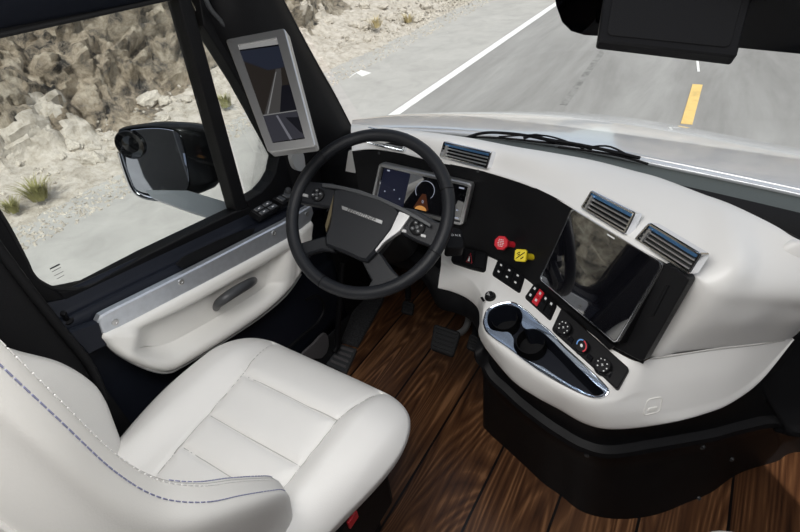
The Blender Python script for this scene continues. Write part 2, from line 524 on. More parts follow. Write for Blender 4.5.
ys = []
y = -14.0
while y < 60:
    ys.append(y)
    y += .05 if 0.5 < y < 9 else (.10 if y < 18 and y > -3 else .45)
hillside('hillside', -1, 6.45, ys, 9.5, 215, M['rock'], M['gravel'])


bm = bmesh.new(); rows = []
for i in range(90):
    x = -4 + i * .55; row = []
    for j in range(50):
        u = j / 49 * 24
        p = V((x, 27 + u * .6 + 3 * math.sin(x * .15), GZ + u * .8))
        row.append(p + V((0, -.8, .4)) * (rocky(p * .45) * 2.2) * smooth01(u / 3))
    rows.append(row)
grid(bm, rows); bmesh.ops.recalc_face_normals(bm, faces=bm.faces)
obj('distant_hill', bm, M['rock'], angle=35, kind='structure')

# stones: five shapes, copied
def stone_bm(seed, r=1.0):
    bm = bmesh.new(); bmesh.ops.create_icosphere(bm, subdivisions=3, radius=1)
    o = V((seed * 7.1, seed * 3.3, seed))
    for v in bm.verts:
        d, _ = noise.voronoi(v.co * 1.1 + o)
        v.co *= r * (.72 + .45 * (d[1] - d[0]) + .12 * fbm(v.co + o, 3, 2))
        v.co.z *= .72
    return bm


protos = [obj('boulder', stone_bm(k), M['stone'], angle=28) for k in range(1, 6)]
spots = []
for k in range(54):
    yy = random.uniform(1.2, 16); xx = -(6.75 + random.uniform(0, 1.3) + .35 * math.sin(yy * .31))
    spots.append((xx, yy, random.uniform(.05, .19)))
for k, (xx, yy, r) in enumerate(spots):
    src = protos[k % 5]
    o = src if k < 5 else src.copy()
    if k >= 5: COL.objects.link(o)
    s = abs(xx) - 6.45 - .35 * math.sin(yy * .31)
    o.location = (xx, yy, GZ + .28 * s + r * .15)
    o.scale = (r * random.uniform(.9, 1.4), r, r * random.uniform(.8, 1.1)); o.rotation_euler = (random.uniform(-.3, .3), random.uniform(-.3, .3), random.uniform(0, 6))
    tag(o, 'pale broken stone lying loose on the gravel at the foot of the rocky slope', 'rock', 'loose stones along the foot of the slope')

bm = bmesh.new()                     # gravel that nobody could count
for k in range(5200):
    yy = random.uniform(-.5, 20) if k % 3 else random.uniform(0, 7)
    xx = -(5.9 + abs(random.gauss(0, .85)))
    if abs(xx) > 8.3: continue
    s = max(0, abs(xx) - 6.45 - .35 * math.sin(yy * .31))
    r = random.uniform(.010, .034) * (1.3 if s > .3 else .8)
    c = V((xx, yy, GZ + .28 * s + r * .1))
    mt = Matrix.Translation(c) @ Matrix.Rotation(random.uniform(0, 6), 4, V((random.random(), random.random(), random.random() + .1)).normalized()) @ Matrix.Diagonal((r * random.uniform(.8, 1.6), r, r * .7, 1))
    pv = [bm.verts.new(mt @ V(q)) for q in ((1, 0, 0), (0, 1, 0), (-1, 0, 0), (0, -1, 0), (.3, .2, 1), (-.1, .3, -1))]
    for q in range(4):
        bm.faces.new((pv[q], pv[(q + 1) % 4], pv[4])); bm.faces.new((pv[(q + 1) % 4], pv[q], pv[5]))
tag(obj('gravel', bm, M['stone'], smooth=False), 'loose pale gravel scattered between the road shoulder and the rocky slope', 'gravel', kind='stuff')


def tuft(px, py, size, m, label, n=90, spread=.6):
    c = atz(px, py, GZ)
    if c.x < -6.45: # on the toe
        s = abs(c.x) - 6.45
        c = atz(px, py, GZ + .2 * s)
    bm = bmesh.new()
    for k in range(n):
        a = random.uniform(0, 2 * PI); rr = random.uniform(0, .35) * size; b = c + V((math.cos(a) * rr, math.sin(a) * rr, -.01))
        L_ = size * random.uniform(.5, 1.0); ln = V((math.cos(a), math.sin(a), 0)) * random.uniform(.1, spread) * L_
        w = V((-math.sin(a), math.cos(a), 0)) * .006
        q = [b, b + ln * .4 + V((0, 0, L_ * .6)), b + ln + V((0, 0, L_ * .85))]
        v = [bm.verts.new(q[0] - w), bm.verts.new(q[0] + w), bm.verts.new(q[1] + w * .8), bm.verts.new(q[1] - w * .8), bm.verts.new(q[2])]
        bm.faces.new(v[:4]); bm.faces.new((v[3], v[2], v[4]))
    return tag(obj('grass_tuft', bm, m, loc=c, smooth=False), label, 'grass')


tuft(40, 198, .30, M['grass'], 'green-brown grass tuft below the rocks at the lower left of the side window', 220, 1.0)
tuft(14, 211, .20, M['grass'], 'smaller grass clump at the far left edge of the side window, nearest the pavement', 120, 1.0)
tuft(226, 106, .26, M['grass'], 'green grass tuft seen through the small front quarter window', 150)
tuft(376, 27, .30, M['grass_dry'], 'straw-coloured dry tuft on the gravel beyond the windshield', 110, 1.2)
tuft(408, 22, .25, M['grass_dry'], 'pale dry tuft on the gravel further along, right of the other dry tuft', 90, 1.2)

# ================================================================== CAB SHELL
# floor
bm = bmesh.new(); box(bm, V((-.1, .6, -.03)), (2.3, 2.6, .06))
obj('floor', bm, M['wood'], smooth=False, kind='structure')
# roof
bm = bmesh.new(); box(bm, V((-.1, -.05, 1.86)), (2.4, 2.1, .05))
obj('ceiling', bm, M['liner'], smooth=False, kind='structure')
bm = bmesh.new(); box(bm, V((-.1, -1.12, .93)), (2.4, .05, 1.86))
obj('wall_back', bm, M['liner'], smooth=False, kind='structure')
bm = bmesh.new(); box(bm, V((1.12, -.35, .93)), (.06, 1.6, 1.86)); box(bm, V((1.12, 1.0, .5)), (.06, 1.2, 1.0)); box(bm, V((1.12, .9, 1.72)), (.06, 1.0, .3))
obj('wall_right', bm, M['liner'], smooth=False, kind='structure')
# firewall
bm = bmesh.new(); box(bm, V((-.1, 1.72, .25)), (2.2, .05, .62))
obj('wall_front', bm, M['black_soft'], smooth=False, kind='structure')
bm = bmesh.new(); box(bm, V((-1.205, 1.45, .2)), (.09, .6, .7)); box(bm, V((-1.18, -.44, .93)), (.16, 1.33, 1.86)); box(bm, V((-1.262, -3.0, .5)), (.02, 6.4, 2.9))
obj('wall_left', bm, M['black_soft'], smooth=False, kind='structure')

# header above the door + windshield, A pillar
bm = bmesh.new()
HZ = 1.372
hz = lambda y: HZ - .045 * (y - .4)
rows = []
for y in [-.2, .2, .5, .8, .95, 1.15]:
    x = -1.2
    z = hz(y)
    rows.append([V((x - .03, y, z + .02)), V((x, y, z)), V((x + .02, y, z + .01)), V((x + .05, y, z + .08)), V((x + .07, y, z + .2)), V((x + .09, y, z + .5))])
grid(bm, rows)
obj('trim_1', bm, M['navy'], angle=60, solid=.02, kind='structure')

# A pillar: from cowl to header, wide inner face
bm = bmesh.new()
XP = -1.13
pin = [(200, -22), (206, 22), (228, 62), (246, 95), (262, 128), (276, 152), (284, 178), (292, 205)]
pout = [(268, -22), (290, 20), (305, 48), (320, 75), (335, 101), (349, 128), (356, 141), (372, 175)]
rows = []
for a, b in zip(pin, pout):
    A = atx(a[0], a[1], XP - .07); B = atx(b[0], b[1], XP + .0)
    Mi = A.lerp(B, .45) + V((.045, -.03, 0)); Mj = A.lerp(B, .8) + V((.03, -.01, 0))
    rows.append([A + V((-.03, .02, 0)), A, A.lerp(Mi, .5) + V((.01, -.006, 0)), Mi, Mj, B, B + V((-.05, .05, 0))])
R2 = list(zip(*rows)); R2 = [catmull(c, 24) for c in R2]
grid(bm, [list(r) for r in zip(*R2)])
obj('trim_2', bm, M['black'], angle=70, kind='structure', solid=.01)
bm = bmesh.new()
tube(bm, catmull([atx(b[0] + 2, b[1], XP + .004) for b in pout], 30), .006, 8)
obj('trim_3', bm, M['rubber'], kind='structure')
bm = bmesh.new()
tube(bm, catmull([atx(p[0], p[1], -1.16) for p in ((203, -8), (210, 8), (220, 20), (232, 34))], 16), .006, 10)
obj('trim_4', bm, M['darkgrey'], kind='structure')

# windshield
WY = lambda z: 1.50 - (z - .82) * .60
bm = bmesh.new()
rows = []
for z in (.80, 1.0, 1.2, 1.4, 1.65):
    rows.append([V((x, WY(z) - .10 * ((x + .1) / 1.1) ** 2, z)) for x in [-1.12 + 2.1 * i / 16 for i in range(17)]])
grid(bm, rows)
obj('window_1', bm, M['glass'], angle=180, kind='structure')

# camera housing and tinted band near the top of the windshield
tb = thing('camera_housing', atd(665, 20, .86), 'black box-shaped camera housing hanging at the top of the windshield', 'camera')
Q = Quad(atd(607, -22, .90), atd(757, -22, .84), atd(737, 57, .82), atd(597.5, 41, .88))
bm = bmesh.new(); Q.plate(bm, 0, 0, 1, 1, .006, -.022, 0, .003)
obj('housing', bm, M['black'], tb)
bm = bmesh.new(); Q.plate(bm, .06, .1, .94, .9, .01, .0005, .002, .0008)
obj('cover_plate', bm, M['black_soft'], tb)
bm = bmesh.new()
pts = [(552, -25), (556, 5), (562, 22), (571, 31), (584, 35), (640, 39), (700, 44), (760, 50), (812, 55), (880, 62), (880, -25)]
P0 = V((0, WY(1.25) - .10, 1.25)); PN = V((0, 1, .60)).normalized()
prism(bm, [atp(p[0], p[1], P0, PN) for p in pts], PN * .003)
tag(obj('tinted_band', bm, M['tint'], loc=atp(600, 20, P0, PN), smooth=False), 'dark tinted band with a rounded corner along the top of the windshield', 'sun band')

# ================================================================== TRUCK DOOR
door = thing('truck_door', (-1.2, .6, 0), 'driver door with white lower panel, brushed metal rail and a window looking on the rocks', 'door')
XG = -1.2
wb = [atx(*p, XG) for p in [(41, 283), (62, 289), (92, 285), (150, 252), (238, 209)]]
# lower body of the door, from the sill down
sill = lambda y: .878 - .160 * y
bm = bmesh.new()
ysl = [.20 + i * (1.16 - .20) / 24 for i in range(25)]
rows = []
for y in ysl:
    zs = sill(y)
    zr = .818 - .17 * y
    rows.append([V((-1.25, y, zs - .07)), V((-1.215, y, zs - .03)), V((-1.20, y, zs - .008)), V((-1.185, y, zs - .012)),
                 V((-1.165, y, zs - .05)), V((-1.145, y, zr + .02)), V((-1.13, y, zr + .004)), V((-1.132, y, zr - .03)),
                 V((-1.17, y, zr - .1)), V((-1.175, y, zr - .28)), V((-1.165, y, .3)), V((-1.16, y, .02))])
R2 = [catmull(r, 40) for r in rows]
grid(bm, R2)
bmesh.ops.recalc_face_normals(bm, faces=bm.faces)
obj('inner_panel', bm, M['navy'], door, angle=60, solid=.012, off=-1)

# window frame round the glass: rear post, top rail, divider, quarter window surround
bm = bmesh.new()
EX = V((-.05, 0, 0))


def frame_piece(pts, x=XG + .02, ex=EX):
    prism(bm, [atx(p[0], p[1], x) for p in pts], ex)


frame_piece([(-90, 120), (-60, 118), (4, 221), (28, 262), (32, 274), (41, 283), (58, 292), (66, 300), (30, 305), (-20, 245)])
frame_piece([(172, -25), (185, -25), (248, 207), (237, 212)])
frame_piece([(196, -22), (262, -22), (300, 120), (296, 185), (252, 213), (246, 201), (262, 192), (270, 183), (276, 172), (279, 158), (270, 140), (240, 84), (204, 26)])
frame_piece([(-60, 56), (0, 36), (80, 19), (175, -2), (200, -6), (200, -30), (-60, 20)])
frame_piece([(58, 292), (70, 290), (92, 285), (150, 254), (236, 212), (252, 206), (262, 206), (240, 222), (150, 268), (92, 298), (66, 302)])
obj('window_frame', bm, M['black'], door, smooth=False, bev=.004)
bm = bmesh.new()
tube(bm, catmull([atx(p[0], p[1], XG + .016) for p in [(-30, 170), (4, 219), (26, 260), (32, 273), (41, 282), (60, 289), (92, 285), (150, 254), (200, 229), (240, 210)]], 50), .004, 8)
tube(bm, [atx(-40, 44, XG + .024), atx(80, 18, XG + .024), atx(175, -3, XG + .024)], .005, 8)
obj('window_seal', bm, M['rubber'], door)
bm = bmesh.new()
prism(bm, [atx(p[0], p[1], XG) for p in [(-60, 100), (30, 272), (60, 290), (92, 286), (150, 254), (240, 210), (178, -15), (-60, 40)]], V((-.004, 0, 0)))
obj('window_pane', bm, M['glass'], door, smooth=False)
bm = bmesh.new()
prism(bm, [atx(p[0], p[1], XG) for p in [(250, 206), (266, 196), (280, 175), (280, 158), (240, 80), (196, 10), (190, -5)]], V((-.004, 0, 0)))
obj('quarter_pane', bm, M['glass'], door, smooth=False)
# etched maker's marks on the glass corner (small bars and dots)
bm = bmesh.new()
for k, (a, b, w) in enumerate([((50, 269), (62, 263), .004), ((52, 272), (63, 266), .0015), ((54, 276), (66, 270), .0012), ((57, 279), (66, 274), .0012)]):
    A = atx(*a, XG + .0015); B = atx(*b, XG + .0015)
    tube(bm, [A, A.lerp(B, .8)], w / 2.2, 4)
obj('etched_mark', bm, M['darkgrey'], door)

# metal rail
XR = -1.098
rail_o = [(98, 322), (101, 316), (108, 312), (150, 291), (200, 266), (250, 240), (285, 222), (300, 212), (312, 205), (314, 213), (311, 222), (290, 238), (270, 249), (230, 271), (170, 302), (106, 335), (101, 333)]
bm = bmesh.new()
prism2(bm, [atx(*p, XR) - V((.020, 0, 0)) for p in rail_o], V((.020, 0, 0)), .004)
rail = obj('metal_rail', bm, M['alu'], door, angle=30)
for k, p in enumerate([(115, 322), (181, 282), (274, 233), (307, 214)]):
    bm = bmesh.new(); lathe(bm, atx(*p, XR), V((1, 0, 0)), [(0, .0), (.0085, 0), (.0085, .0022), (.006, .0030), (.0045, .0028), (.004, .0008), (0, .0006)], 20)
    obj('rail_screw', bm, M['satin'], rail)
# white panel with scooped pocket
topc = catmull([atx(*p, -1.10) for p in [(104, 334), (130, 322), (170, 301), (230, 270), (272, 247), (296, 233), (311, 221)]], 70)
botc = catmull([atx(*p, -1.10) for p in [(105, 337), (114, 348), (130, 359), (152, 368), (168, 370), (182, 364), (225, 338), (262, 313), (285, 292), (299, 272), (309, 240)]], 70)
NV = 50
bm = bmesh.new(); rows = []
hc = atx(222, 300, -1.1)
for i in range(70):
    row = []
    for j in range(NV):
        t = j / (NV - 1)
        p = topc[i].lerp(botc[i], t)
        s = i / 69
        e = min(t, 1 - t) * (topc[i] - botc[i]).length
        x = -1.098 - .012 * (1 - smooth01(e / .012))
        # armrest scoop: soft bowl, deepest under the pull handle
        sx = smooth01((s - .16) / .16) * smooth01((.80 - s) / .07)
        sy = smooth01((t - .12) / .18) * smooth01((.90 - t) / .16)
        x -= .050 * sx * sy
        x += .012 * math.exp(-((s - .17) / .06) ** 2) * smooth01((t - .1) / .3)
        # vertical joint
        x -= .006 * math.exp(-((s - .86) / .006) ** 2)
        row.append(V((x, p.y, p.z)))
    rows.append(row)
grid(bm, rows); bmesh.ops.recalc_face_normals(bm, faces=bm.faces)
obj('white_panel', bm, M['white_door'], door, angle=180, solid=.01, off=-1)
bm = bmesh.new()
tube(bm, catmull([atx(*p, -1.104) for p in [(103, 338), (113, 350), (130, 361), (152, 370.5), (168, 372.5), (183, 366), (226, 340), (263, 315), (287, 294), (301, 274)]], 50), .0035, 8)
obj('panel_edge_strip', bm, M['grey'], door)
# pull handle
bm = bmesh.new()
hp = [atx(216, 308, -1.135), atx(218, 304, -1.105), atx(224, 299, -1.085), atx(236, 291, -1.078), atx(248, 284, -1.085), atx(253, 281, -1.105), atx(254, 280, -1.135)]
hh = catmull(hp, 30)
tube(bm, hh, [.010 + .006 * math.sin(PI * i / 29) for i in range(30)], 14)
obj('pull_handle', bm, M['darkgrey'], door)
# window switches on the sill
sw = Quad(atx(250, 211, -1.145), atx(268, 201, -1.150), atx(280, 207, -1.12), atx(261, 218, -1.115))
bm = bmesh.new(); sw.plate(bm, 0, 0, 1, 1, .004, -.02, .004)
sp = obj('switch_panel', bm, M['black'], door)
for (a, b) in ((.08, .1), (.54, .1), (.08, .55), (.54, .55)):
    bm = bmesh.new(); sw.plate(bm, a, b, a + .38, b + .36, .003, .004, .009)
    k = obj('window_switch', bm, M['darkgrey'], sp)
    bm = bmesh.new(); sw.plate(bm, a + .14, b + .14, a + .24, b + .22, .001, .009, .0095, .0002)
    obj('switch_mark', bm, M['mark'], k, smooth=False)
sw2 = Quad(atx(272, 199, -1.15), atx(284, 193, -1.152), atx(294, 198, -1.125), atx(283, 205, -1.12))
bm = bmesh.new(); sw2.plate(bm, 0, 0, 1, 1, .004, -.02, .004)
sp = obj('switch_panel', bm, M['black'], door)
for a in (.1, .55):
    bm = bmesh.new(); sw2.plate(bm, a, .2, a + .32, .8, .003, .004, .010)
    obj('window_switch', bm, M['darkgrey'], sp)
c = atx(288, 192, -1.14)
bm = bmesh.new(); lathe(bm, c, V((.4, 0, 1)), [(0, .014), (.008, .014), (.010, .011), (.011, 0), (.014, -.002), (.014, -.01)], 24)
obj('mirror_knob', bm, M['darkgrey'], door)
# open bin slot along the sill
bm = bmesh.new()
prism(bm, [atx(*p, -1.128) for p in [(175, 264), (182, 257), (215, 241), (240, 231), (254, 228), (252, 233), (225, 247), (182, 268)]], V((.004, 0, 0)))
obj('bin_slot', bm, M['gloss'] if False else M['seatbase'], door, smooth=False)
# lock button
bm = bmesh.new(); lathe(bm, atx(67, 320, -1.14), V((.3, 0, 1)), [(.013, -.004), (.013, 0), (.006, .002), (.005, .018), (.007, .022), (.006, .028), (0, .029)], 20)
obj('lock_button', bm, M['black'], door)
# rear edge ridge of the door
bm = bmesh.new()
tube(bm, catmull([atx(*p, -1.09) for p in [(-40, 195), (0, 250), (30, 290), (60, 328), (90, 366), (105, 400)]], 24), .010, 10)
obj('rear_edge_seal', bm, M['black_soft'], door)
bm = bmesh.new()
prism2(bm, [atx(*p, -1.12) for p in [(64, 330), (98, 318), (98, 332), (104, 342), (84, 352)]], V((.02, 0, 0)), .004)
obj('corner_cap', bm, M['navy'], door)
# speaker + storage pocket low on the door
bm = bmesh.new()
prism2(bm, catmull([atx(*p, -1.12) for p in [(300, 356), (312, 343), (322, 333), (327, 336), (327, 348), (320, 358)]], 30, True), V((.008, 0, 0)), .003)
obj('speaker_grille', bm, M['speaker'], door)
bm = bmesh.new()
tube(bm, catmull([atx(*p, -1.1) for p in [(284, 352), (302, 336), (318, 322), (324, 308), (318, 296), (306, 300)]], 30), .006, 8)
obj('pocket_rim', bm, M['black'], door)

bm = bmesh.new()
prism2(bm, [atz(*p, 0) for p in [(270, 400), (326, 367), (342, 344), (357, 312), (366, 276), (330, 270), (270, 320)]], V((0, 0, .008)), .003)
obj('trim_8', bm, M['seatbase'], smooth=False, kind='structure')
# kick strip, tread plate and dark mat by the door
t = thing('tread_plate', atz(340, 358, 0), 'black ridged tread plate on the floor beside the driver door', 'tread plate')
Q = Quad(atz(341, 344, .015), atz(357, 349, .015), atz(346, 373, .015), atz(326, 364, .015))
bm = bmesh.new(); Q.plate(bm, 0, 0, 1, 1, .004, -.015, 0)
obj('plate', bm, M['darkgrey'], t)
for k in range(4):
    bm = bmesh.new(); Q.plate(bm, .1, .1 + k * .22, .9, .2 + k * .22, .004, 0, .005, .002)
    obj('ridge', bm, M['speaker'], t)
bm = bmesh.new()
prism2(bm, [atz(*p, .0) for p in [(341, 343), (358, 348), (382, 305), (392, 276), (366, 276), (350, 320)]], V((0, 0, .012)), .004)
tag(obj('floor_mat', bm, M['speckle'], loc=atz(360, 330, 0)), 'dark speckled mat strip between the wooden floor and the door', 'mat')
bm = bmesh.new()
tube(bm, catmull([atx(*p, -1.06) for p in [(343, 262), (340, 300), (338, 325), (337, 345), (334, 352)]], 16), .012, 10)
obj('trim_5', bm, M['black'], kind='structure')

# ================================================================== DASHBOARD
dash = thing('dashboard', (-.2, 1.1, 0), 'white and black wrap-around truck dashboard with vents, cup holder tray and switch panels', 'dashboard')
Tl = [(352, 124, .90), (375, 126, .905), (400, 129, .905), (440, 134, .905), (468, 138, .905), (509, 146, .905), (550, 153, .905), (591, 161, .905),
      (632, 172, .905), (660, 180, .905), (702, 196, .90), (740, 212, .90), (781, 230, .89), (800, 240, .885)]
Bl = [(352, 151, .855), (372, 149, .855), (400, 153, .855), (437, 162, .852), (465, 167, .85), (490, 173, .85), (530, 186, .85), (562, 202, .845),
      (600, 226, .84), (640, 252, .835), (691, 277, .825)]
T3 = [atz(*p[:2], p[2]) for p in Tl]; B3 = [atz(*p[:2], p[2]) for p in Bl]
NS = 60
Tc = catmull(T3[:11], NS); Bc = catmull(B3, NS)
bm = bmesh.new()
# stations of the cover (left part): rear drop, top edge, shoulder, slope, lower edge
rows = []
for a, b in zip(Tc, Bc):
    d = (a - b); out = V((d.x, d.y, 0)).normalized()
    sh = b + out * (.55 * V((d.x, d.y, 0)).length) + V((0, 0, .047))
    rows.append([a + out * .06 + V((0, 0, -.07)), a + out * .035 + V((0, 0, -.022)), a, sh, b + out * .018 + V((0, 0, .012)), b, b + V((0, 0, -.006)) + out * .012])
rows_left = rows[-1]; rows_prev = rows[-7]
grid(bm, [catmull(r, 31) for r in rows])
# right shoulder patch down to the joint line
E = [[(702, 196, .90), (713, 246, .876), (697, 274, .835), (691, 280, .82), (679, 302, .75), (664, 330, .67), (650, 355, .602)],
     [(728, 206, .90), (735, 255, .868), (722, 285, .825), (712, 303, .78), (700, 322, .72), (688, 338, .66), (680, 352, .602)],
     [(756, 218, .895), (763, 260, .855), (757, 290, .81), (748, 308, .76), (738, 324, .71), (728, 336, .66), (720, 347, .602)],
     [(781, 230, .89), (792, 268, .845), (788, 294, .80), (781, 309, .75), (772, 322, .70), (764, 333, .65), (757, 343, .602)],
     [(800, 240, .885), (822, 275, .835), (818, 298, .79), (812, 310, .74), (806, 320, .70), (800, 329, .65), (793, 337, .602)]]
rr = [[atz(p[0], p[1], p[2]) for p in r] for r in E]
rr[0][1] = rows_left[3]; rr[0][2] = rows_left[4]; rr[0][3] = rows_left[5]
last = rr[-1]
rr.append([atz(*p) for p in [(826, 247, .885), (856, 275, .84), (856, 290, .80), (850, 298, .76), (842, 303, .72), (833, 308, .68), (822, 313, .64)]])
rr.append([p + V((.30 + .02 * k, .06 + .02 * k, -.01)) for k, p in enumerate(rr[-1])])
def flat1(v): return V((v.x, v.y, 0)).normalized()
rr = [[r[0] + flat1(r[0] - r[3]) * .06 + V((0, 0, -.07)), r[0] + flat1(r[0] - r[3]) * .035 + V((0, 0, -.022))] + r for r in rr]
for r in rr: r.append(r[-1] + V((-.010, .012, -.020)))
pv_ = rows_prev[:6] + [rows_prev[5] + (q - rr[0][5]) for q in rr[0][6:]]
rr.insert(0, pv_)
cols = [catmull([r[k] for r in rr], 1 + 10 * (len(rr) - 1))[10:] for k in range(len(rr[0]))]
grid(bm, [catmull([c[i] for c in cols], 46) for i in range(len(cols[0]))])
bmesh.ops.remove_doubles(bm, verts=bm.verts, dist=.0005)
bmesh.ops.recalc_face_normals(bm, faces=bm.faces)
cover = obj('upper_cover', bm, M['white'], dash, angle=180)
# fascia
Cl = [(352, 205, .62), (395, 240, .60), (441, 247, .60), (455, 248, .60), (470, 250, .60), (482, 254, .60), (500, 262, .60), (525, 279, .60), (562, 310, .60), (600, 340, .60), (640, 362, .60)]
C3 = [V((-.93, 1.10, .60)), V((-.80, 1.10, .60))] + [atz(*p) for p in Cl[2:]]
# fascia panel control: pairs (top, bottom) matched by eye along the panel
FT = [(352, 151, .856), (385, 151, .856), (420, 157, .854), (450, 164, .852), (478, 170, .85), (510, 178, .85), (540, 190, .85), (572, 207, .845), (620, 239, .838), (660, 263, .83), (691, 278, .825)]
FB = [None, None, (442, 247.5, .60), (455, 248, .60), (472, 250.5, .60), (488, 256, .60), (505, 264, .60), (536, 287, .60), (575, 320, .60), (610, 348, .60), (643, 364, .60)]
ft = [atz(*p) for p in FT]; fb = [V((-.93, 1.10, .60)), V((-.78, 1.105, .60))] + [atz(*p) for p in FB[2:]]
fa = catmull(ft, 80); fc = catmull(fb, 80)
bm = bmesh.new(); grid(bm, [[a.lerp(c, j / 20) for j in range(21)] for a, c in zip(fa, fc)])
bmesh.ops.recalc_face_normals(bm, faces=bm.faces)
fascia = obj('fascia', bm, M['fascia'], dash, angle=180)
# white end strip left of the fascia
bm = bmesh.new()
prism2(bm, [aty(*p, 1.15) for p in [(350, 150), (362, 147), (354, 196), (343, 196)]], V((0, -.012, 0)), .003)
obj('end_strip', bm, M['white'], dash)
# console shelf
ST = [((442, 247.5), (441, 265), (438, 288)), ((455, 248), (456, 273), (453, 292)), ((470, 250), (471, 282), (468, 299)), ((482, 254), (480, 294), (478, 309)),
      ((492, 258), (482.5, 306), (479.5, 322)), ((500, 262), (482, 318), (478.5, 333)), ((512, 269), (485, 330), (483, 344)), ((527, 280), (495, 343), (493, 358)),
      ((545, 294), (514, 358), (513, 381)), ((562, 310), (539, 375), (536, 397)), ((580, 325), (565, 391), (560, 410)), ((600, 340), (590, 402), (583, 423)),
      ((622, 355), (612, 404), (606, 429)), ((640, 362), (636, 397), (636, 428)), ((655, 357), (662, 388), (674, 422)), ((690, 352), (697, 378), (704, 414)),
      ((722, 347), (725, 370), (729, 404)), ((757, 343), (757, 358), (760, 381)), ((793, 337.5), (793, 338.2), (793, 339))]
LZ = [.56, .56, .555, .55, .55, .55, .545, .54, .54, .54, .535, .53, .525, .53, .53, .53, .53, .55, .595]
WZ = [.50, .50, .49, .48, .475, .47, .465, .455, .45, .45, .445, .44, .44, .44, .45, .455, .465, .50, .59]
rows = []
for si, ((c, l, w), lz, wz) in enumerate(zip(ST, LZ, WZ)):
    C_ = atz(*c, .60); L_ = atz(*l, lz); W_ = atz(*w, wz)
    if si >= 14:
        wn = V((.6, -.8, 0)) * (.006 if si < 17 else 0)
        rows.append([C_, C_.lerp(W_, .18) + wn * .5, C_.lerp(W_, .38) + wn, C_.lerp(W_, .56) + wn, C_.lerp(W_, .8) + wn * .7, W_, W_ + V((-.03, .03, -.004))])
        continue
    m1 = C_.lerp(L_, .5) + V((0, 0, .004))
    k = L_.lerp(W_, .45); outw = V((L_.x - C_.x, L_.y - C_.y, 0))
    outw = outw.normalized() * .006 if outw.length > .03 else V((0, 0, 0))
    inn = V((C_.x - L_.x, C_.y - L_.y, 0)); inn = inn.normalized() * .03 if inn.length > .01 else V((0, .03, 0))
    rows.append([C_ + V((0, 0, .0)), m1, C_.lerp(L_, .85) + V((0, 0, .003)), L_ + V((0, 0, -.002)), k + outw, W_, W_ + inn + V((0, 0, -.004))])
cols = [catmull([r[k] for r in rows], 260) for k in range(7)]
G = [catmull([c[i] for c in cols], 64) for i in range(260)]
# tray outline (measured), used to open the shelf above the tray
TR_O = [(484.5, 319), (488, 310.7), (498.6, 305), (513, 303.4), (525.5, 310.7), (540, 324), (550, 332), (562.7, 345.8), (587.5, 368.6), (605, 386), (608, 393), (602, 397.5), (591.6, 397.5), (571, 389), (538, 370.6), (511, 350.5), (490, 335.5), (484.5, 326)]


def inside(x, y, poly):
    c = False; n = len(poly)
    for i in range(n):
        x1, y1 = poly[i]; x2, y2 = poly[(i + 1) % n]
        if (y1 > y) != (y2 > y) and x < (x2 - x1) * (y - y1) / (y2 - y1) + x1: c = not c
    return c


bm = bmesh.new()
grid(bm, G)
bmesh.ops.recalc_face_normals(bm, faces=bm.faces)
shelf_full = bm.copy()
tmp = bpy.data.meshes.new('t'); shelf_full.to_mesh(tmp); shelf_full.free()
SHELF = BVHTree.FromPolygons([v.co for v in tmp.vertices], [p.vertices[:] for p in tmp.polygons]); bpy.data.meshes.remove(tmp)
tray3 = [hit(SHELF, *p) for p in TR_O]
tc = sum(tray3, V()) / len(tray3)
tn = V((0, 0, 0))
for i in range(len(tray3)):
    tn += (tray3[i] - tc).cross(tray3[(i + 1) % len(tray3)] - tc)
tn.normalize()
if tn.z < 0: tn = -tn
dead = []
for f in bm.faces:
    if (f.calc_center_median() - tc).length > .3: continue
    if inside(*proj(f.calc_center_median()), TR_O) and f.calc_center_median().z > .5: dead.append(f)
bmesh.ops.delete(bm, geom=dead, context='FACES')
shelf = obj('console_shelf', bm, M['white'], dash, angle=180)
# thin joint line between upper cover and lower panel
bm = bmesh.new()
tube(bm, catmull([hit(SHELF, *p, atz(*p, .60)) + V((0, -.001, 0)) for p in [(650, 358.5), (665, 357), (690, 353), (722, 348.5), (757, 344.5), (785, 340)]], 30), .0016, 6)
obj('joint_line', bm, M['seam'], dash)

# cup holder tray
CH = 4.8375


def cp(x, y): return (480 + x / CH, 290 + y / CH)


PK = [cp(*p) for p in [(36, 150), (44, 112), (80, 82), (140, 74), (190, 92), (207, 128), (203, 165), (222, 190), (262, 189), (300, 205), (350, 248), (440, 340), (540, 438), (596, 492), (588, 508), (560, 512), (520, 502), (440, 462), (350, 405), (300, 372), (240, 348), (190, 320), (164, 280), (163, 238), (140, 208), (105, 205), (60, 195), (42, 175)]]


def onT(p, h=0): return atp(p[0], p[1], tc, tn) + tn * h


o3 = catmull([hit(SHELF, *p) + tn * .0035 for p in TR_O], 140, True); i3 = catmull([onT(p, .003) for p in PK], 140, True)


def nearest_pair(o, i_):
    # match inner points to outer ones by angle from the tray's own long axis
    return i_


bm = bmesh.new()
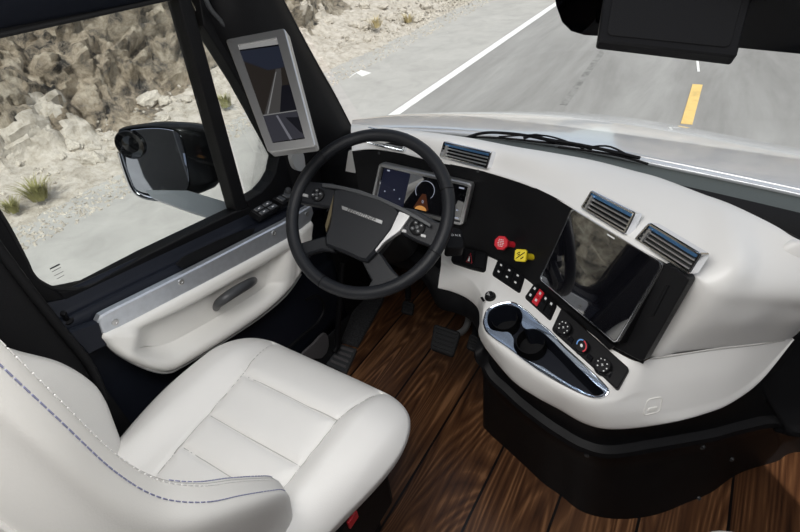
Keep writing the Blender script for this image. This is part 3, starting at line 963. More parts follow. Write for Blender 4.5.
# rim as tessellated ring (outer loop with the pocket as hole)
tris = tessellate_polygon([o3, i3])
allp = o3 + i3
vs = [bm.verts.new(p) for p in allp]
for t_ in tris:
    try: bm.faces.new([vs[k] for k in t_])
    except ValueError: pass
n = len(o3)
ov = [bm.verts.new(p - tn * .012) for p in o3]; iv = [bm.verts.new(p - tn * .006) for p in i3]
for k in range(n):
    j = (k + 1) % n
    bm.faces.new((vs[k], vs[j], ov[j], ov[k])); bm.faces.new((vs[n + k], vs[n + j], iv[j], iv[k]))
bmesh.ops.recalc_face_normals(bm, faces=bm.faces)
trim = obj('cup_holder_tray', bm, M['bluechrome'], dash, angle=30)
bm = bmesh.new(); tube(bm, [p + tn * .0005 for p in o3], .0022, 8, closed=True)
obj('tray_rim', bm, M['chrome'], trim)
bm = bmesh.new()
ci = sum(i3, V()) / len(i3)
r0 = [p - tn * .004 for p in i3]; r1 = [p + (ci - p) * .015 - tn * .05 for p in i3]; r2 = [p + (ci - p) * .03 - tn * .085 for p in i3]
vv = grid(bm, [r0, r1, r2], True)
for t_ in tessellate_polygon([r2]):
    bm.faces.new([vv[2][k] for k in t_])
bmesh.ops.recalc_face_normals(bm, faces=bm.faces)
obj('tray_pocket', bm, M['navy'], trim)
for (cx, cy, r) in ((505, 320, .036), (531, 343, .037)):
    c = atp(cx, cy, tc - tn * .05, tn)
    bm = bmesh.new(); lathe(bm, c, tn, [(r - .002, .012), (r, .012), (r, -.03), (0, -.03), ], 40)
    lathe(bm, c, tn, [(r - .002, .012), (r - .003, -.028)], 40)
    obj('cup_well', bm, M['black'], trim)

FB_ = bvh_of(fascia); CB_ = bvh_of(cover)


# instrument cluster display
def quad_y(q, y0, slope, zref=.8):
    """corners on the fascia plane y = y0 + slope*(z-zref)"""
    n = V((0, 1, -slope)).normalized(); p0 = V((0, y0, zref))
    return Quad(*[atp(*p, p0, n) for p in q])


Q = quad_y([(381, 162), (473.5, 183), (464, 225), (371.5, 204)], 1.115, .22)
bm = bmesh.new(); Q.plate(bm, .01, .02, .99, .98, .008, -.03, .004)
cl = obj('instrument_display', bm, M['screen'], dash)
bm = bmesh.new(); Q.ring(bm, .010, .012, -.012, .012, bevel=.003)
obj('display_bezel', bm, M['satin'], cl)
# glowing content
M['glow_blue'] = mat('display_blue', (.0, .0, .0), .3, emit=(.02, .03, .12), estr=.13)
M['glow_white'] = mat('display_white', (.0, .0, .0), .3, emit=(.6, .65, .8), estr=.5)
M['glow_amber'] = mat('display_amber', (.0, .0, .0), .3, emit=(.9, .42, .12), estr=.55)
M['glow_brown'] = mat('display_brown', (.0, .0, .0), .3, emit=(.10, .035, .018), estr=.5)
bm = bmesh.new(); Q.plate(bm, .06, .10, .36, .9, .004, .004, .0046, .0002)
obj('display_left_field', bm, M['glow_blue'], cl, smooth=False)


def disc(Q, s, t, r, h, m, name, parent, a0=0, a1=2 * PI, inner=None, seg=40, asp=1.0):
    bm = bmesh.new(); c = Q(s, t, h); rows = [[], []]
    for k in range(seg + 1):
        a = a0 + (a1 - a0) * k / seg
        d = Q.u * math.cos(a) + Q.v * math.sin(a) * asp
        rows[0].append(c + d * r); rows[1].append(c + d * (inner if inner else .0002))
    vs = grid(bm, rows)
    bmesh.ops.recalc_face_normals(bm, faces=bm.faces)
    e = bmesh.ops.extrude_face_region(bm, geom=bm.faces[:])
    for v in [g for g in e['geom'] if isinstance(g, bmesh.types.BMVert)]: v.co += Q.n * .0005
    bmesh.ops.recalc_face_normals(bm, faces=bm.faces)
    return obj(name, bm, m, parent, smooth=False)


disc(Q, .55, .40, .032, .0048, M['glow_white'], 'dial_ring', cl, PI * .78, PI * 2.22, .0308)
bm = bmesh.new(); prism(bm, [Q(.53, .48, .0046), Q(.57, .48, .0046), Q(.63, .84, .0046), Q(.47, .84, .0046)], Q.n * .0004)
obj('road_graphic', bm, M['glow_brown'], cl, smooth=False)
disc(Q, .55, .86, .020, .0052, M['glow_amber'], 'truck_graphic', cl, PI, 2 * PI, None, 24, .7)
text('speed_digit', '0', Q(.555, .66, .006), Q.u, -Q.v, .014, M['glow_white'], cl)
for (s, t, w_) in ((.88, .14, .05), (.90, .66, .02), (.89, .84, .05), (.10, .12, .03), (.12, .6, .012), (.22, .52, .01), (.3, .7, .01)):
    bm = bmesh.new(); Q.plate(bm, s, t, s + w_, t + .03, .0004, .005, .0056, .0001)
    obj('display_readout', bm, M['glow_white'], cl, smooth=False)
for p in ((379, 153), (478, 171)):
    c = hit(FB_, *p)
    if c:
        bm = bmesh.new(); lathe(bm, c, V((0, -1, .2)), [(0, .002), (.004, .002), (.0045, 0)], 16); obj('fascia_screw', bm, M['darkgrey'], dash)


# vents
def vent(q, name='air_vent', lift=.004, slats=3):
    Q = Quad(*q)
    bm = bmesh.new(); Q.ring(bm, .0055, .006, -.02, lift + .003, bevel=.002)
    v = obj(name, bm, M['chrome'], dash)
    bm = bmesh.new(); Q.plate(bm, .03, .05, .97, .95, .004, -.02, lift - .010, .001)
    obj('vent_recess', bm, M['seatbase'], v)
    for k in range(slats):
        t0 = .36 + k * .60 / slats
        a = [Q(.05, t0, lift - .012), Q(.95, t0, lift - .012), Q(.95, t0, lift + .001), Q(.05, t0, lift + .001)]
        bm = bmesh.new(); dv = Q.v * Q.h * .065
        prism(bm, a, dv)
        obj('slat', bm, M['satin'], v, smooth=False, bev=.0012)
    a = [Q(.05, .11, lift - .012), Q(.95, .11, lift - .012), Q(.95, .11, lift + .002), Q(.05, .11, lift + .002)]
    bm = bmesh.new(); prism(bm, a, Q.v * Q.h * .15)
    s = obj('top_slat', bm, M['blueslat'], v, smooth=False, bev=.0012)
    bm = bmesh.new(); prism(bm, [Q(.10, .2, lift), Q(.14, .2, lift), Q(.14, .2, lift + .010), Q(.10, .2, lift + .010)], Q.v * Q.h * .66)
    obj('vent_slider', bm, M['satin'], v, smooth=False, bev=.001)
    return v


def z4(q, zu, zl):
    return [atz(*q[0], zu), atz(*q[1], zu), atz(*q[2], zl), atz(*q[3], zl)]


vent(z4([(444.5, 141), (493, 152), (488, 169), (440, 157)], .905, .862))
vent(z4([(368, 127), (410, 134), (404, 152), (364, 143)], .905, .862))
vent(z4([(592, 190), (638, 213), (626, 235), (582, 208)], .897, .853))
vent(z4([(651, 222), (704, 254), (691, 275), (635, 239)], .893, .848))

# small controls on the shelf
def panel(px, r=.006, h=.006, m='black'):
    Q = on(SHELF, px); up = 0
    for a in range(5):
        for b in range(5):
            l = hit(SHELF, *proj(Q(a / 4, b / 4)))
            if l: up = max(up, (l - Q.c).dot(Q.n))
    Q = Quad(*[p + Q.n * up for p in Q.p])
    bm = bmesh.new(); Q.plate(bm, 0, 0, 1, 1, r, -.02 - up, h - .002, .002)
    return Q, bm


Q, bm = panel([(453.5, 246.5), (488.5, 255), (485.5, 273), (451.5, 263.5)], .010)
p = obj('hazard_switch_panel', bm, M['black'], dash)
for k in range(3):
    bm = bmesh.new(); Q.plate(bm, .05 + k * .31, .1, .34 + k * .31, .9, .004, .006, .009, .0015)
    s = obj('rocker_switch', bm, M['black'], p)
    if k == 1:
        a, b, c = Q(.46, .80, .0092), Q(.62, .80, .0092), Q(.54, .25, .0092)
        bm = bmesh.new(); tube(bm, [a, b, c], .0009, 6, closed=True)
        obj('hazard_triangle', bm, M['markred'], s)
        bm = bmesh.new(); prism(bm, [Q(.49, .74, .0092), Q(.55, .74, .0092), Q(.53, .45, .0092)], Q.n * .0005); obj('hazard_fill', bm, M['mark'], s, smooth=False)
    elif k == 0:
        bm = bmesh.new(); tube(bm, [Q(.2, .3, .0092), Q(.26, .42, .0092), Q(.16, .42, .0092)], .0005, 5, closed=True); obj('switch_icon', bm, M['mark'], s)
Q, bm = panel([(498, 260), (525.5, 277), (520, 294), (492, 275.5)], .008)
p = obj('light_switch_panel', bm, M['black'], dash)
for r_ in range(2):
    for k in range(3):
        bm = bmesh.new(); Q.plate(bm, .06 + k * .30, .1 + r_ * .41, .33 + k * .30, .48 + r_ * .41, .003, .006, .009, .001)
        s = obj('rocker_switch', bm, M['black'], p)
        bm = bmesh.new(); Q.plate(bm, .16 + k * .30, .22 + r_ * .41, .23 + k * .30, .32 + r_ * .41, .001, .009, .0096, .0002); obj('switch_icon', bm, M['mark'], s, smooth=False)
Q, bm = panel([(534.5, 284), (557.5, 305.5), (550.5, 321.5), (524.5, 298)], .007)
p = obj('suspension_switch_panel', bm, M['black'], dash)
for k in range(4):
    mm = M['red'] if k == 1 else M['black']
    w0 = .05 + k * .23
    for r_ in range(2):
        bm = bmesh.new(); Q.plate(bm, w0, .06 + r_ * .45, w0 + .21, .49 + r_ * .45, .002, .006, .010, .0015)
        s = obj('rocker_switch', bm, mm, p)
        if mm is M['red']: s['label'] = 'red rocker'
        if (k in (0, 1) or (k > 1 and r_ == 0)):
            bm = bmesh.new(); Q.plate(bm, w0 + .07, .2 + r_ * .45, w0 + .14, .34 + r_ * .45, .0008, .010, .0106, .0002); obj('switch_icon', bm, M['mark'], s, smooth=False)
# climate panel
Q, bm = panel([(563, 311), (630, 370), (618, 392), (552, 331)], .007)
p = obj('climate_panel', bm, M['black'], dash)
for i_, (kx, ky, r) in enumerate(((565, 331, .0185), (583, 349, .0165), (603.5, 368, .0185))):
    c = atp(kx, ky, Q.c, Q.n) + Q.n * .004
    bm = bmesh.new(); lathe(bm, c, Q.n, [(r + .002, 0), (r + .002, .003), (r, .004), (r, .018), (r - .002, .0205), (0, .021)], 40)
    kn = obj('climate_knob', bm, M['black'], p)

    class D: pass
    D = Quad(c - Q.u * .01 - Q.v * .01 + Q.n * .0212, c + Q.u * .01 - Q.v * .01 + Q.n * .0212, c + Q.u * .01 + Q.v * .01 + Q.n * .0212, c - Q.u * .01 + Q.v * .01 + Q.n * .0212)
    if i_ == 1:
        disc(D, .5, .5, r * .85, 0, M['markblue'], 'cold_arc', kn, PI * .85, PI * 1.45, r * .68)
        disc(D, .5, .5, r * .85, 0, M['markred'], 'hot_arc', kn, PI * 1.5, PI * 2.25, r * .68)
        disc(D, .5, .5, r * .22, 0, M['mark'], 'knob_dot', kn)
    else:
        for a in range(7):
            an = PI * .75 + a * PI * .25
            cc = D(.5, .5, 0) + (D.u * math.cos(an) + D.v * math.sin(an)) * r * .68
            bm = bmesh.new(); lathe(bm, cc, Q.n, [(.0016, 0), (.0016, .0004), (0, .0005)], 10); obj('knob_dot', bm, M['mark'], kn)
        bm = bmesh.new(); tube(bm, [D(.35, .5), D(.65, .5)], .0008, 5); tube(bm, [D(.5, .35), D(.5, .65)], .0008, 5); obj('knob_icon', bm, M['mark'], kn)
for (s, t) in ((.28, .78), (.58, .80), (.84, .75)):
    bm = bmesh.new(); Q.plate(bm, s - .035, t - .12, s + .035, t + .12, .002, .006, .010, .001); b_ = obj('push_button', bm, M['gloss'], p)
# socket cap
c = hit(SHELF, 490.5, 297); nq = (CAM - c).normalized()
Qn = Quad(*[hit(SHELF, *q) for q in [(486, 292), (495, 292), (495, 302), (486, 302)]]).n
bm = bmesh.new(); lathe(bm, c, Qn, [(.0155, -.002), (.0155, .004), (.013, .006), (.012, .012), (.010, .0135), (0, .014)], 32)
k = obj('power_socket', bm, M['black'], dash)
bm = bmesh.new(); prism2(bm, [c + V(q) + Qn * .001 for q in ((-.016, -.012, 0), (-.006, -.022, 0), (-.010, -.027, -.001), (-.021, -.017, -.001))], Qn * .006, .001)
obj('socket_tab', bm, M['black'], k)
bm = bmesh.new()
for d in (-.004, 0, .004): tube(bm, [c + Qn * .0142 + V((-.005, d, 0)), c + Qn * .0142 + V((.005, d, 0))], .0006, 5)
obj('socket_mark', bm, M['mark'], k)


# parking brake knobs
def knob(base, cap, m, shape, word):
    b = hit(FB_, *base)
    d = (V((-.30, -.93, .25))).normalized()
    t_ = atp(cap[0], cap[1], b + V((0, -.040, 0)), V((0, 1, 0)))
    d = (t_ - b).normalized()
    face = (CAM - t_).normalized() * .5 + d * .5; face.normalize()
    bm = bmesh.new(); tube(bm, [b - d * .01, b + d * .008, t_ - d * .004], [.0095, .0085, .007], 20)
    s = obj('brake_knob_' + word, bm, m, dash)
    u = V((1, .1, 0)); u = (u - face * u.dot(face)).normalized(); v = face.cross(u)
    R_ = .0205; pts = []
    n = 8 if shape == 'oct' else 4
    for k in range(n):
        a = 2 * PI * (k + .5) / n + (.1 if n == 8 else .12); pts.append(t_ + (u * math.cos(a) + v * math.sin(a)) * (R_ if n == 8 else R_ * 1.12))
    if n == 4:
        q = []
        for k in range(4):
            q += [pts[k].lerp(pts[k - 1], .14), pts[k].lerp(pts[(k + 1) % 4], .14)]
        pts = q
    bm = bmesh.new(); prism2(bm, [p_ - face * .005 for p_ in pts], face * .011, .002)
    cpz = obj('knob_cap', bm, m, s, angle=25)
    mk = M['mark'] if n == 8 else M['black']
    bm = bmesh.new()
    if n == 8:
        for k in range(-2, 3):
            w_ = .011 - abs(k) * .0015
            for q in (-1, 0, 1):
                cc = t_ + face * .0063 + v * (k * .0045) + u * (q * w_ * .62)
                tube(bm, [cc - u * w_ * .22, cc + u * w_ * .22], .0011, 4)
    else:
        tube(bm, [t_ + face * .0063 - u * .010 - v * .010, t_ + face * .0063 + u * .010 + v * .010], .0012, 4)
        tube(bm, [t_ + face * .0063 - u * .010 + v * .003, t_ + face * .0063 - u * .002 + v * .009], .0011, 4)
        tube(bm, [t_ + face * .0063 + u * .002 - v * .009, t_ + face * .0063 + u * .009 - v * .002], .0014, 4)
        tube(bm, [t_ + face * .0063 - u * .007 - v * .001, t_ + face * .0063 - u * .002 + v * .004], .0011, 4)
    obj('knob_print', bm, mk, cpz, smooth=False)
    return s


knob((513, 244.5), (501.5, 243), M['red'], 'oct', 'red').name = 'trailer_air_knob'
knob((532, 257), (521, 255.5), M['yellow'], 'sq', 'yellow').name = 'parking_brake_knob'
bpy.data.objects['trailer_air_knob']['label'] = 'red octagonal knob'
bpy.data.objects['parking_brake_knob']['label'] = 'yellow square knob'

# oval finger latch low on the white side
Q = on(SHELF, [(647, 399), (663, 396), (660, 412), (642, 416)])
bm = bmesh.new(); Q.ring(bm, .0022, .010, -.003, .002, bevel=.0008); o = obj('latch_ring', bm, M['white_door'], dash)
bm = bmesh.new(); Q.plate(bm, .2, .55, .75, .8, .003, -.002, .003, .0015); obj('latch_tab', bm, M['white_door'], o)

# lower black body
K3 = [(483, 424, 0), (490, 434, 0), (501, 444, 0), (513, 455, 0), (527, 468, 0), (543, 483, 0), (560, 495, 0), (583, 512, 0), (617, 519, 0), (655, 515, 0), (689, 502, 0), (712, 492, 0), (738, 474, 0), (775, 462, 0), (812, 452, 0)]
D3 = [(480, 352, .42), (487, 366, .38), (494, 378, .36), (508, 391, .35), (522, 404, .34), (541, 419, .335), (560, 432, .33), (583, 445, .33), (609, 451, .33), (650, 445, .33), (685, 439, .33), (712, 434, .33), (742, 426, .33), (772, 421, .33), (812, 430, .33)]
W3 = [(479, 335), (484, 346), (493, 360), (503, 371), (513, 382), (536, 398), (560, 411), (583, 424), (606, 430), (636, 429), (674, 423), (704, 415), (729, 406), (760, 383), (794, 340)]
Wz = [.47, .465, .455, .45, .45, .45, .445, .44, .44, .44, .45, .455, .465, .50, .58]
kk = [V((-.43, 1.6, 0)), V((-.42, 1.2, 0)), V((-.41, 1.0, 0))] + [atz(*p) for p in K3] + [V((.9, 1.45, 0))]
dd = [V((-.43, 1.6, .42)), V((-.43, 1.2, .42)), V((-.42, 1.0, .42))] + [atz(*p) for p in D3] + [V((.9, 1.42, .33))]
ww = [V((-.43, 1.6, .47)), V((-.43, 1.2, .47)), V((-.42, 1.0, .47))] + [atz(p[0], p[1], z) for p, z in zip(W3, Wz)] + [V((.9, 1.4, .56))]
ka, da, wa = catmull(kk, 140), catmull(dd, 140), catmull(ww, 140)
bm = bmesh.new(); rows = []
for i in range(140):
    k, d, w = ka[i], da[i], wa[i]
    tdir = (ka[min(i + 1, 139)] - ka[max(i - 1, 0)]); tdir.z = 0
    o = V((tdir.y, -tdir.x, 0)).normalized()
    prof = [w - o * .05 + V((0, 0, .004)), w - o * .010 - V((0, 0, .006)), w.lerp(d, .6) - o * .012, d - o * .004 + V((0, 0, .018)), d + o * .014 + V((0, 0, .009)), d + o * .017 - V((0, 0, .006)), d + o * .0 - V((0, 0, .022)), d.lerp(k, .3) - o * .006, d.lerp(k, .7) - o * .003, k]
    rows.append(prof)
grid(bm, rows); bmesh.ops.recalc_face_normals(bm, faces=bm.faces)
body = obj('lower_body', bm, M['black'], dash, angle=50)
BB = bvh_of(body)
for p in ((587, 455), (702, 447), (482, 375), (731, 459), (698, 498)):
    c = hit(BB, *p)
    if c:
        d = (CAM - c); d.z = 0; d.normalize()
        bm = bmesh.new(); lathe(bm, c, d, [(.0075, -.003), (.0075, .001), (.006, .0035), (.003, .004), (.0025, .002), (0, .002)], 20); obj('body_screw', bm, M['darkgrey'], dash)
# knee panel under the column and footwell side
bm = bmesh.new()
A = catmull([V((-1.0, 1.06, .585)), V((-.85, 1.04, .57)), V((-.72, 1.04, .55))] + [atz(*p, z) for p, z in (((441, 284), .51), ((455, 290), .49), ((468, 297), .485), ((478, 309), .48), ((480, 333), .465))], 60)
Bq = catmull([V((-1.0, 1.12, .46)), V((-.85, 1.10, .45)), V((-.70, 1.08, .44))] + [atz(*p, z) for p, z in (((437, 306), .42), ((455, 313), .41), ((470, 320), .40), ((479, 335), .39), ((481, 350), .39))], 60)
rows = []
for a, b in zip(A, Bq):
    rows.append([a + V((0, .03, .02)), a, a.lerp(b, .3) + V((0, -.008, 0)), a.lerp(b, .7) + V((0, -.01, 0)), b, b + V((0, .06, .01)), b + V((0, .3, .05))])
grid(bm, rows); bmesh.ops.recalc_face_normals(bm, faces=bm.faces)
obj('knee_panel', bm, M['black'], dash, angle=60)
# passenger side underside
bm = bmesh.new()
R1 = [atz(754, 384, .49) + V((.01, .02, 0)), atz(775, 363, .54) + V((.01, .02, 0)), atz(793, 338, .595) + V((.01, .02, 0)), atz(822, 313, .64) + V((.01, .02, 0)), atz(860, 285, .70) + V((.01, .02, 0))]
rows = []
for p in catmull(R1, 20):
    rows.append([p + V((0, .01, 0)), p + V((.08, .10, -.02)), p + V((.22, .14, -.04)), p + V((.45, .16, -.05))])
grid(bm, rows); bmesh.ops.recalc_face_normals(bm, faces=bm.faces)
obj('passenger_side_panel', bm, M['black_soft'], dash, angle=180)
bm = bmesh.new()
Q = Quad(aty(752, 402, 1.16), aty(812, 396, 1.19), aty(812, 424, 1.17), aty(748, 425, 1.15))
tube(bm, catmull([aty(*p, 1.16) for p in [(750, 424), (752, 412), (760, 403), (775, 399), (800, 401), (815, 405)]], 24), .005, 8)
obj('panel_ridge', bm, M['black'], dash)
bm = bmesh.new(); lathe(bm, aty(786, 409, 1.17), V((-.2, -1, .3)), [(.008, -.01), (.008, .001), (.006, .0035), (0, .004)], 20); obj('body_screw', bm, M['darkgrey'], dash)
# grey cap at the left end of the dash top
bm = bmesh.new()
prism2(bm, catmull([atx(*p, -1.04) for p in [(292, 157), (297, 152), (303, 153), (305, 162), (305, 171), (296, 169)]], 24, True), V((-.02, 0, 0)), .004)
obj('side_vent_cap', bm, M['grey'], dash)
bm = bmesh.new()
grid(bm, [[V((x, y, z)) for x in (-1.12, -1.0, -.92)] for y, z in ((1.12, .60), (1.14, .78), (1.20, .82), (1.35, .80))])
obj('dash_end', bm, M['black'], dash, solid=.02)

# dark rear pad of the dash and cowl (outside the glass)
bm = bmesh.new()
rear = catmull(T3, 60)
rows = []
for p in rear:
    rows.append([p + V((0, .01, -.03)), p + V((.02, .05, -.032)), p + V((.03, .08, -.05)), p + V((.03, .10, -.16))])
rows.append([V((.9, 1.25, .80)), V((.9, 1.3, .80)), V((.9, 1.4, .78)), V((.9, 1.55, .74))])
grid(bm, rows); bmesh.ops.recalc_face_normals(bm, faces=bm.faces)
obj('rear_pad', bm, M['black_soft'], dash, angle=180)

# ================================================================== TABLET
P = [V((-.25, 1.105, .816)), V((-.016, .95, .822)), V((-.066, .905, .602)), V((-.3, 1.06, .595))]
TQ = None
# seat the tablet on the fascia: corners at the measured points on the fascia's own plane
cN = [hit(FB_, *p) for p in [(574, 211), (658, 262), (612, 340), (545, 284)]]
TQ0 = Quad(*cN)
TN = (TQ0.n + V((0, 0, .20))).normalized()
TP = (TQ0(0, 0) + TQ0(1, 0)) / 2 + TQ0.n * .012
TQ = Quad(*[atp(*p, TP, TN) for p in [(572, 208), (663.5, 264), (616, 344), (539.5, 279)]])
tab = thing('tablet_computer', TQ.c, 'black glossy tablet docked in the dashboard, reflecting rocks', 'tablet')
bm = bmesh.new(); TQ.plate(bm, 0, 0, 1, 1, .010, -.010, -.001, .002)
bd = obj('tablet_body', bm, M['satin'], tab)
bm = bmesh.new(); TQ.plate(bm, .012, .012, .988, .988, .009, -.001, .0012, .0008)
obj('tablet_screen', bm, M['screen'], tab)
bm = bmesh.new(); TQ.ring(bm, .0022, .010, -.002, .0018, bevel=.0006)
obj('tablet_edge', bm, M['chrome'], tab)
bm = bmesh.new(); TQ.plate(bm, .45, .035, .53, .05, .001, .0012, .0018, .0002)
obj('speaker_slot', bm, M['mark'], tab, smooth=False)
# dock: gloss strip to the right and under the tablet
bm = bmesh.new(); prism2(bm, [TQ(.0, .0, -.011), TQ(1, 0, -.011), TQ(1, 1, -.011), TQ(0, 1, -.011)], TQ.n * -.05, .001); obj('dock_wedge', bm, M['fascia'], dash)
DQ = Quad(*[atp(*p, TQ0.c + TQ0.n * .004, TQ0.n) for p in [(664, 262), (691, 278), (643, 362), (612, 346)]])
bm = bmesh.new(); DQ.plate(bm, 0, 0, 1, 1, .010, -.02, .003, .002); dk = obj('tablet_dock', bm, M['fascia'], dash)
bm = bmesh.new(); prism2(bm, [atp(*p, TQ0.c + TQ0.n * .004, TQ0.n) for p in [(667, 285), (671, 285), (655, 316), (650, 316)]], TQ0.n * .006, .002); obj('dock_grip', bm, M['seatbase'], dk)
bm = bmesh.new(); prism2(bm, [atp(*p, TQ0.c + TQ0.n * .006, TQ0.n) for p in [(541, 281), (546, 281), (617, 345), (612, 349)]], TQ0.n * .012, .002); obj('dock_lip', bm, M['black'], dk)

# ================================================================== STEERING WHEEL
WC = atd(367, 211.5, 1.27)
wa_, wb_ = math.radians(50), math.radians(14)
WN = V((math.sin(wb_) * math.cos(wa_), -math.cos(wb_) * math.cos(wa_), math.sin(wa_)))
WU = V((0, 0, 1)).cross(WN).normalized()
WU = WU if WU.x > 0 else -WU
WV = WN.cross(WU)
if WV.z < 0: WV = -WV
wheel = thing('steering_wheel', WC, 'black leather steering wheel with silver trim spoke, left of the instrument display', 'steering wheel')


def wp(px, py, h=0):
    return atp(px, py, WC + WN * h, WN)


RM = .2135
bm = bmesh.new()
tube(bm, [WC + (WU * math.cos(2 * PI * k / 96) + WV * math.sin(2 * PI * k / 96)) * RM for k in range(96)], .0168, 18, closed=True)
rim = obj('rim', bm, M['wheel'], wheel)
for px, py in ((325, 158), (319, 288), (448, 190), (440, 256)):
    p = wp(px, py); d = (p - WC).normalized(); t_ = WN.cross(d)
    bm = bmesh.new(); c = WC + d * RM
    tube(bm, [c + (d * math.cos(a) + WN * math.sin(a)) * .0172 for a in [2 * PI * k / 24 for k in range(24)]], .0012, 6, closed=True)
    obj('rim_seam', bm, M['seatbase'], rim)


def wplate(name, pts, h0, h1, m, parent=wheel, n=None, ins=.004, bev=0):
    P_ = [wp(p[0], p[1], h1) - WN * (h1 - h0) for p in pts]
    if n: P_ = catmull(P_, n, True)
    bm = bmesh.new(); prism2(bm, P_, WN * (h1 - h0), ins)
    return obj(name, bm, m, parent, angle=35)


# spokes (upper pair carry buttons)
wplate('spoke', [(293, 186), (310, 181), (332, 183), (345, 188), (338, 208), (328, 207), (303, 203), (292, 200)], -.030, -.006, M['wheel'], ins=.005)
wplate('spoke', [(398, 206), (415, 209), (436, 221), (446, 224), (441, 236), (432, 247), (418, 242), (400, 233), (392, 224)], -.030, -.006, M['wheel'], ins=.005)
wplate('spoke', [(296, 244), (323, 236), (334, 240), (334, 252), (322, 250), (308, 254), (303, 262), (297, 254)], -.030, -.010, M['wheel'], ins=.005)
wplate('spoke', [(362, 262), (378, 250), (392, 269), (402, 280), (388, 287), (366, 291), (371, 280)], -.030, -.010, M['wheel'], ins=.005)
# hub
hub = wplate('hub', [(333, 190), (338, 187), (358, 191), (377, 197), (396, 206), (400, 212), (392, 230), (374, 253), (366, 261), (360, 260), (345, 253), (325, 245), (324, 238), (329, 222)], -.035, .012, M['wheel'], ins=.007)
wplate('hub_top_highlight', [(322, 183), (340, 185.5), (360, 190), (380, 197), (400, 206), (418, 216), (431, 224), (430, 227), (414, 218), (397, 209), (378, 200), (358, 193.5), (340, 189), (322, 186.5)], .004, .013, M['bluechrome'] if False else M['darkgrey'], hub, ins=.0015)  # paler strip stands in for the highlight along the hub's top edge
wplate('silver_spoke_trim', [(399, 211), (411, 215), (400, 231), (385, 242), (376, 252), (372, 246), (387, 231)], -.006, .009, M['satin'], wheel, ins=.002)
wplate('bronze_strip', [(334, 193), (337, 194), (333, 207), (329, 224), (326, 232), (325, 225), (329, 210)], -.004, .006, M['bronze'], wheel, ins=.001)
bar = wplate('name_bar', [(341.6, 205.6), (342, 209.2), (381.5, 224), (382.5, 220.6)], .012, .0145, M['satin'], hub, ins=.0006)
cA = (wp(341.6, 207.6, .0146) + wp(382, 222.4, .0146)) / 2; dU = (wp(382, 222.4, .0146) - wp(341.6, 207.6, .0146)).normalized()
text('name_lettering', 'FREIGHTLINER', cA + WN * .0002, dU, WN.cross(dU), .0118, M['seatbase'], bar, sx=1.12)


# button pods
def pod(cx, cy, r, tilt):
    c = wp(cx, cy, .002)
    bm = bmesh.new(); lathe(bm, c - WN * .006, WN, [(r, -.006), (r, .0045), (r - .002, .006), (0, .0062)], 32)
    pd = obj('button_pod', bm, M['black'], wheel)
    for k in range(4):
        a = k * PI / 2 + tilt
        cc = c + (WU * math.cos(a) + WV * math.sin(a)) * r * .58
        bm = bmesh.new(); lathe(bm, cc, WN, [(r * .26, 0), (r * .26, .002), (r * .2, .003), (0, .0031)], 16)
        b_ = obj('wheel_button', bm, M['darkgrey'], pd)
        bm = bmesh.new(); tube(bm, [cc + WN * .0033 - WU * .002, cc + WN * .0033 + WU * .002], .0006, 5); obj('button_mark', bm, M['mark'], b_)
    bm = bmesh.new(); lathe(bm, c, WN, [(r * .24, 0), (r * .24, .0025), (0, .0032)], 16); obj('wheel_button', bm, M['darkgrey'], pd)
    return pd


pod(317, 194.5, .0185, .2); pod(417, 227, .0200, .4)
for (cx, cy) in ((305.5, 195.5), (423.5, 236), (404, 231)):
    Qb = Quad(wp(cx - 2.6, cy - 2, -.004), wp(cx + 2.6, cy - 1, -.004), wp(cx + 2.6, cy + 2, -.004), wp(cx - 2.6, cy + 1, -.004))
    bm = bmesh.new(); Qb.plate(bm, 0, 0, 1, 1, .0015, -.002, .003, .0008); obj('roller_switch', bm, M['grey'], wheel)

# column
col_ = thing('steering_column', WC - WN * .05, 'black steering column shroud behind the wheel hub', 'steering column')
bm = bmesh.new()
path = [WC - WN * .036, WC - WN * .07, WC - WN * .12, WC - WN * .19, WC - WN * .27]
tube(bm, path, [.045, .060, .068, .075, .075], 28)
obj('shroud', bm, M['black_soft'], col_)
bm = bmesh.new()
a = WC - WN * .08 + WU * .05
e = atd(450, 240, 1.34)
tube(bm, [a, a.lerp(e, .5), e], [.010, .010, .011], 12)
st = obj('stalk_arm', bm, M['black'], col_)
Q = Quad(atd(449, 228, 1.33), atd(461, 231, 1.33), atd(463, 248, 1.30), atd(447, 249, 1.30))
bm = bmesh.new(); Q.plate(bm, -.1, -.05, 1.1, 1.05, .010, -.035, .006, .004); hd = obj('shift_stalk', bm, M['black'], col_)
text('stalk_mark', 'D N R', Q(.55, .38, .0066), Q.u, -Q.v, .0095, M['mark'], hd)
# left stalk
bm = bmesh.new()
tube(bm, catmull([WC - WN * .08 - WU * .05, atd(331, 215, 1.36), atd(335, 245, 1.36)], 10), .008, 10)
obj('indicator_stalk', bm, M['black'], col_)

# ================================================================== SEAT
seat = thing('driver_seat', (-.73, .3, 0), 'white leather driver seat with blue-grey double stitching, facing the steering wheel', 'seat')
XC, HX = -.741, .341
Y0, Y1 = .02, .634


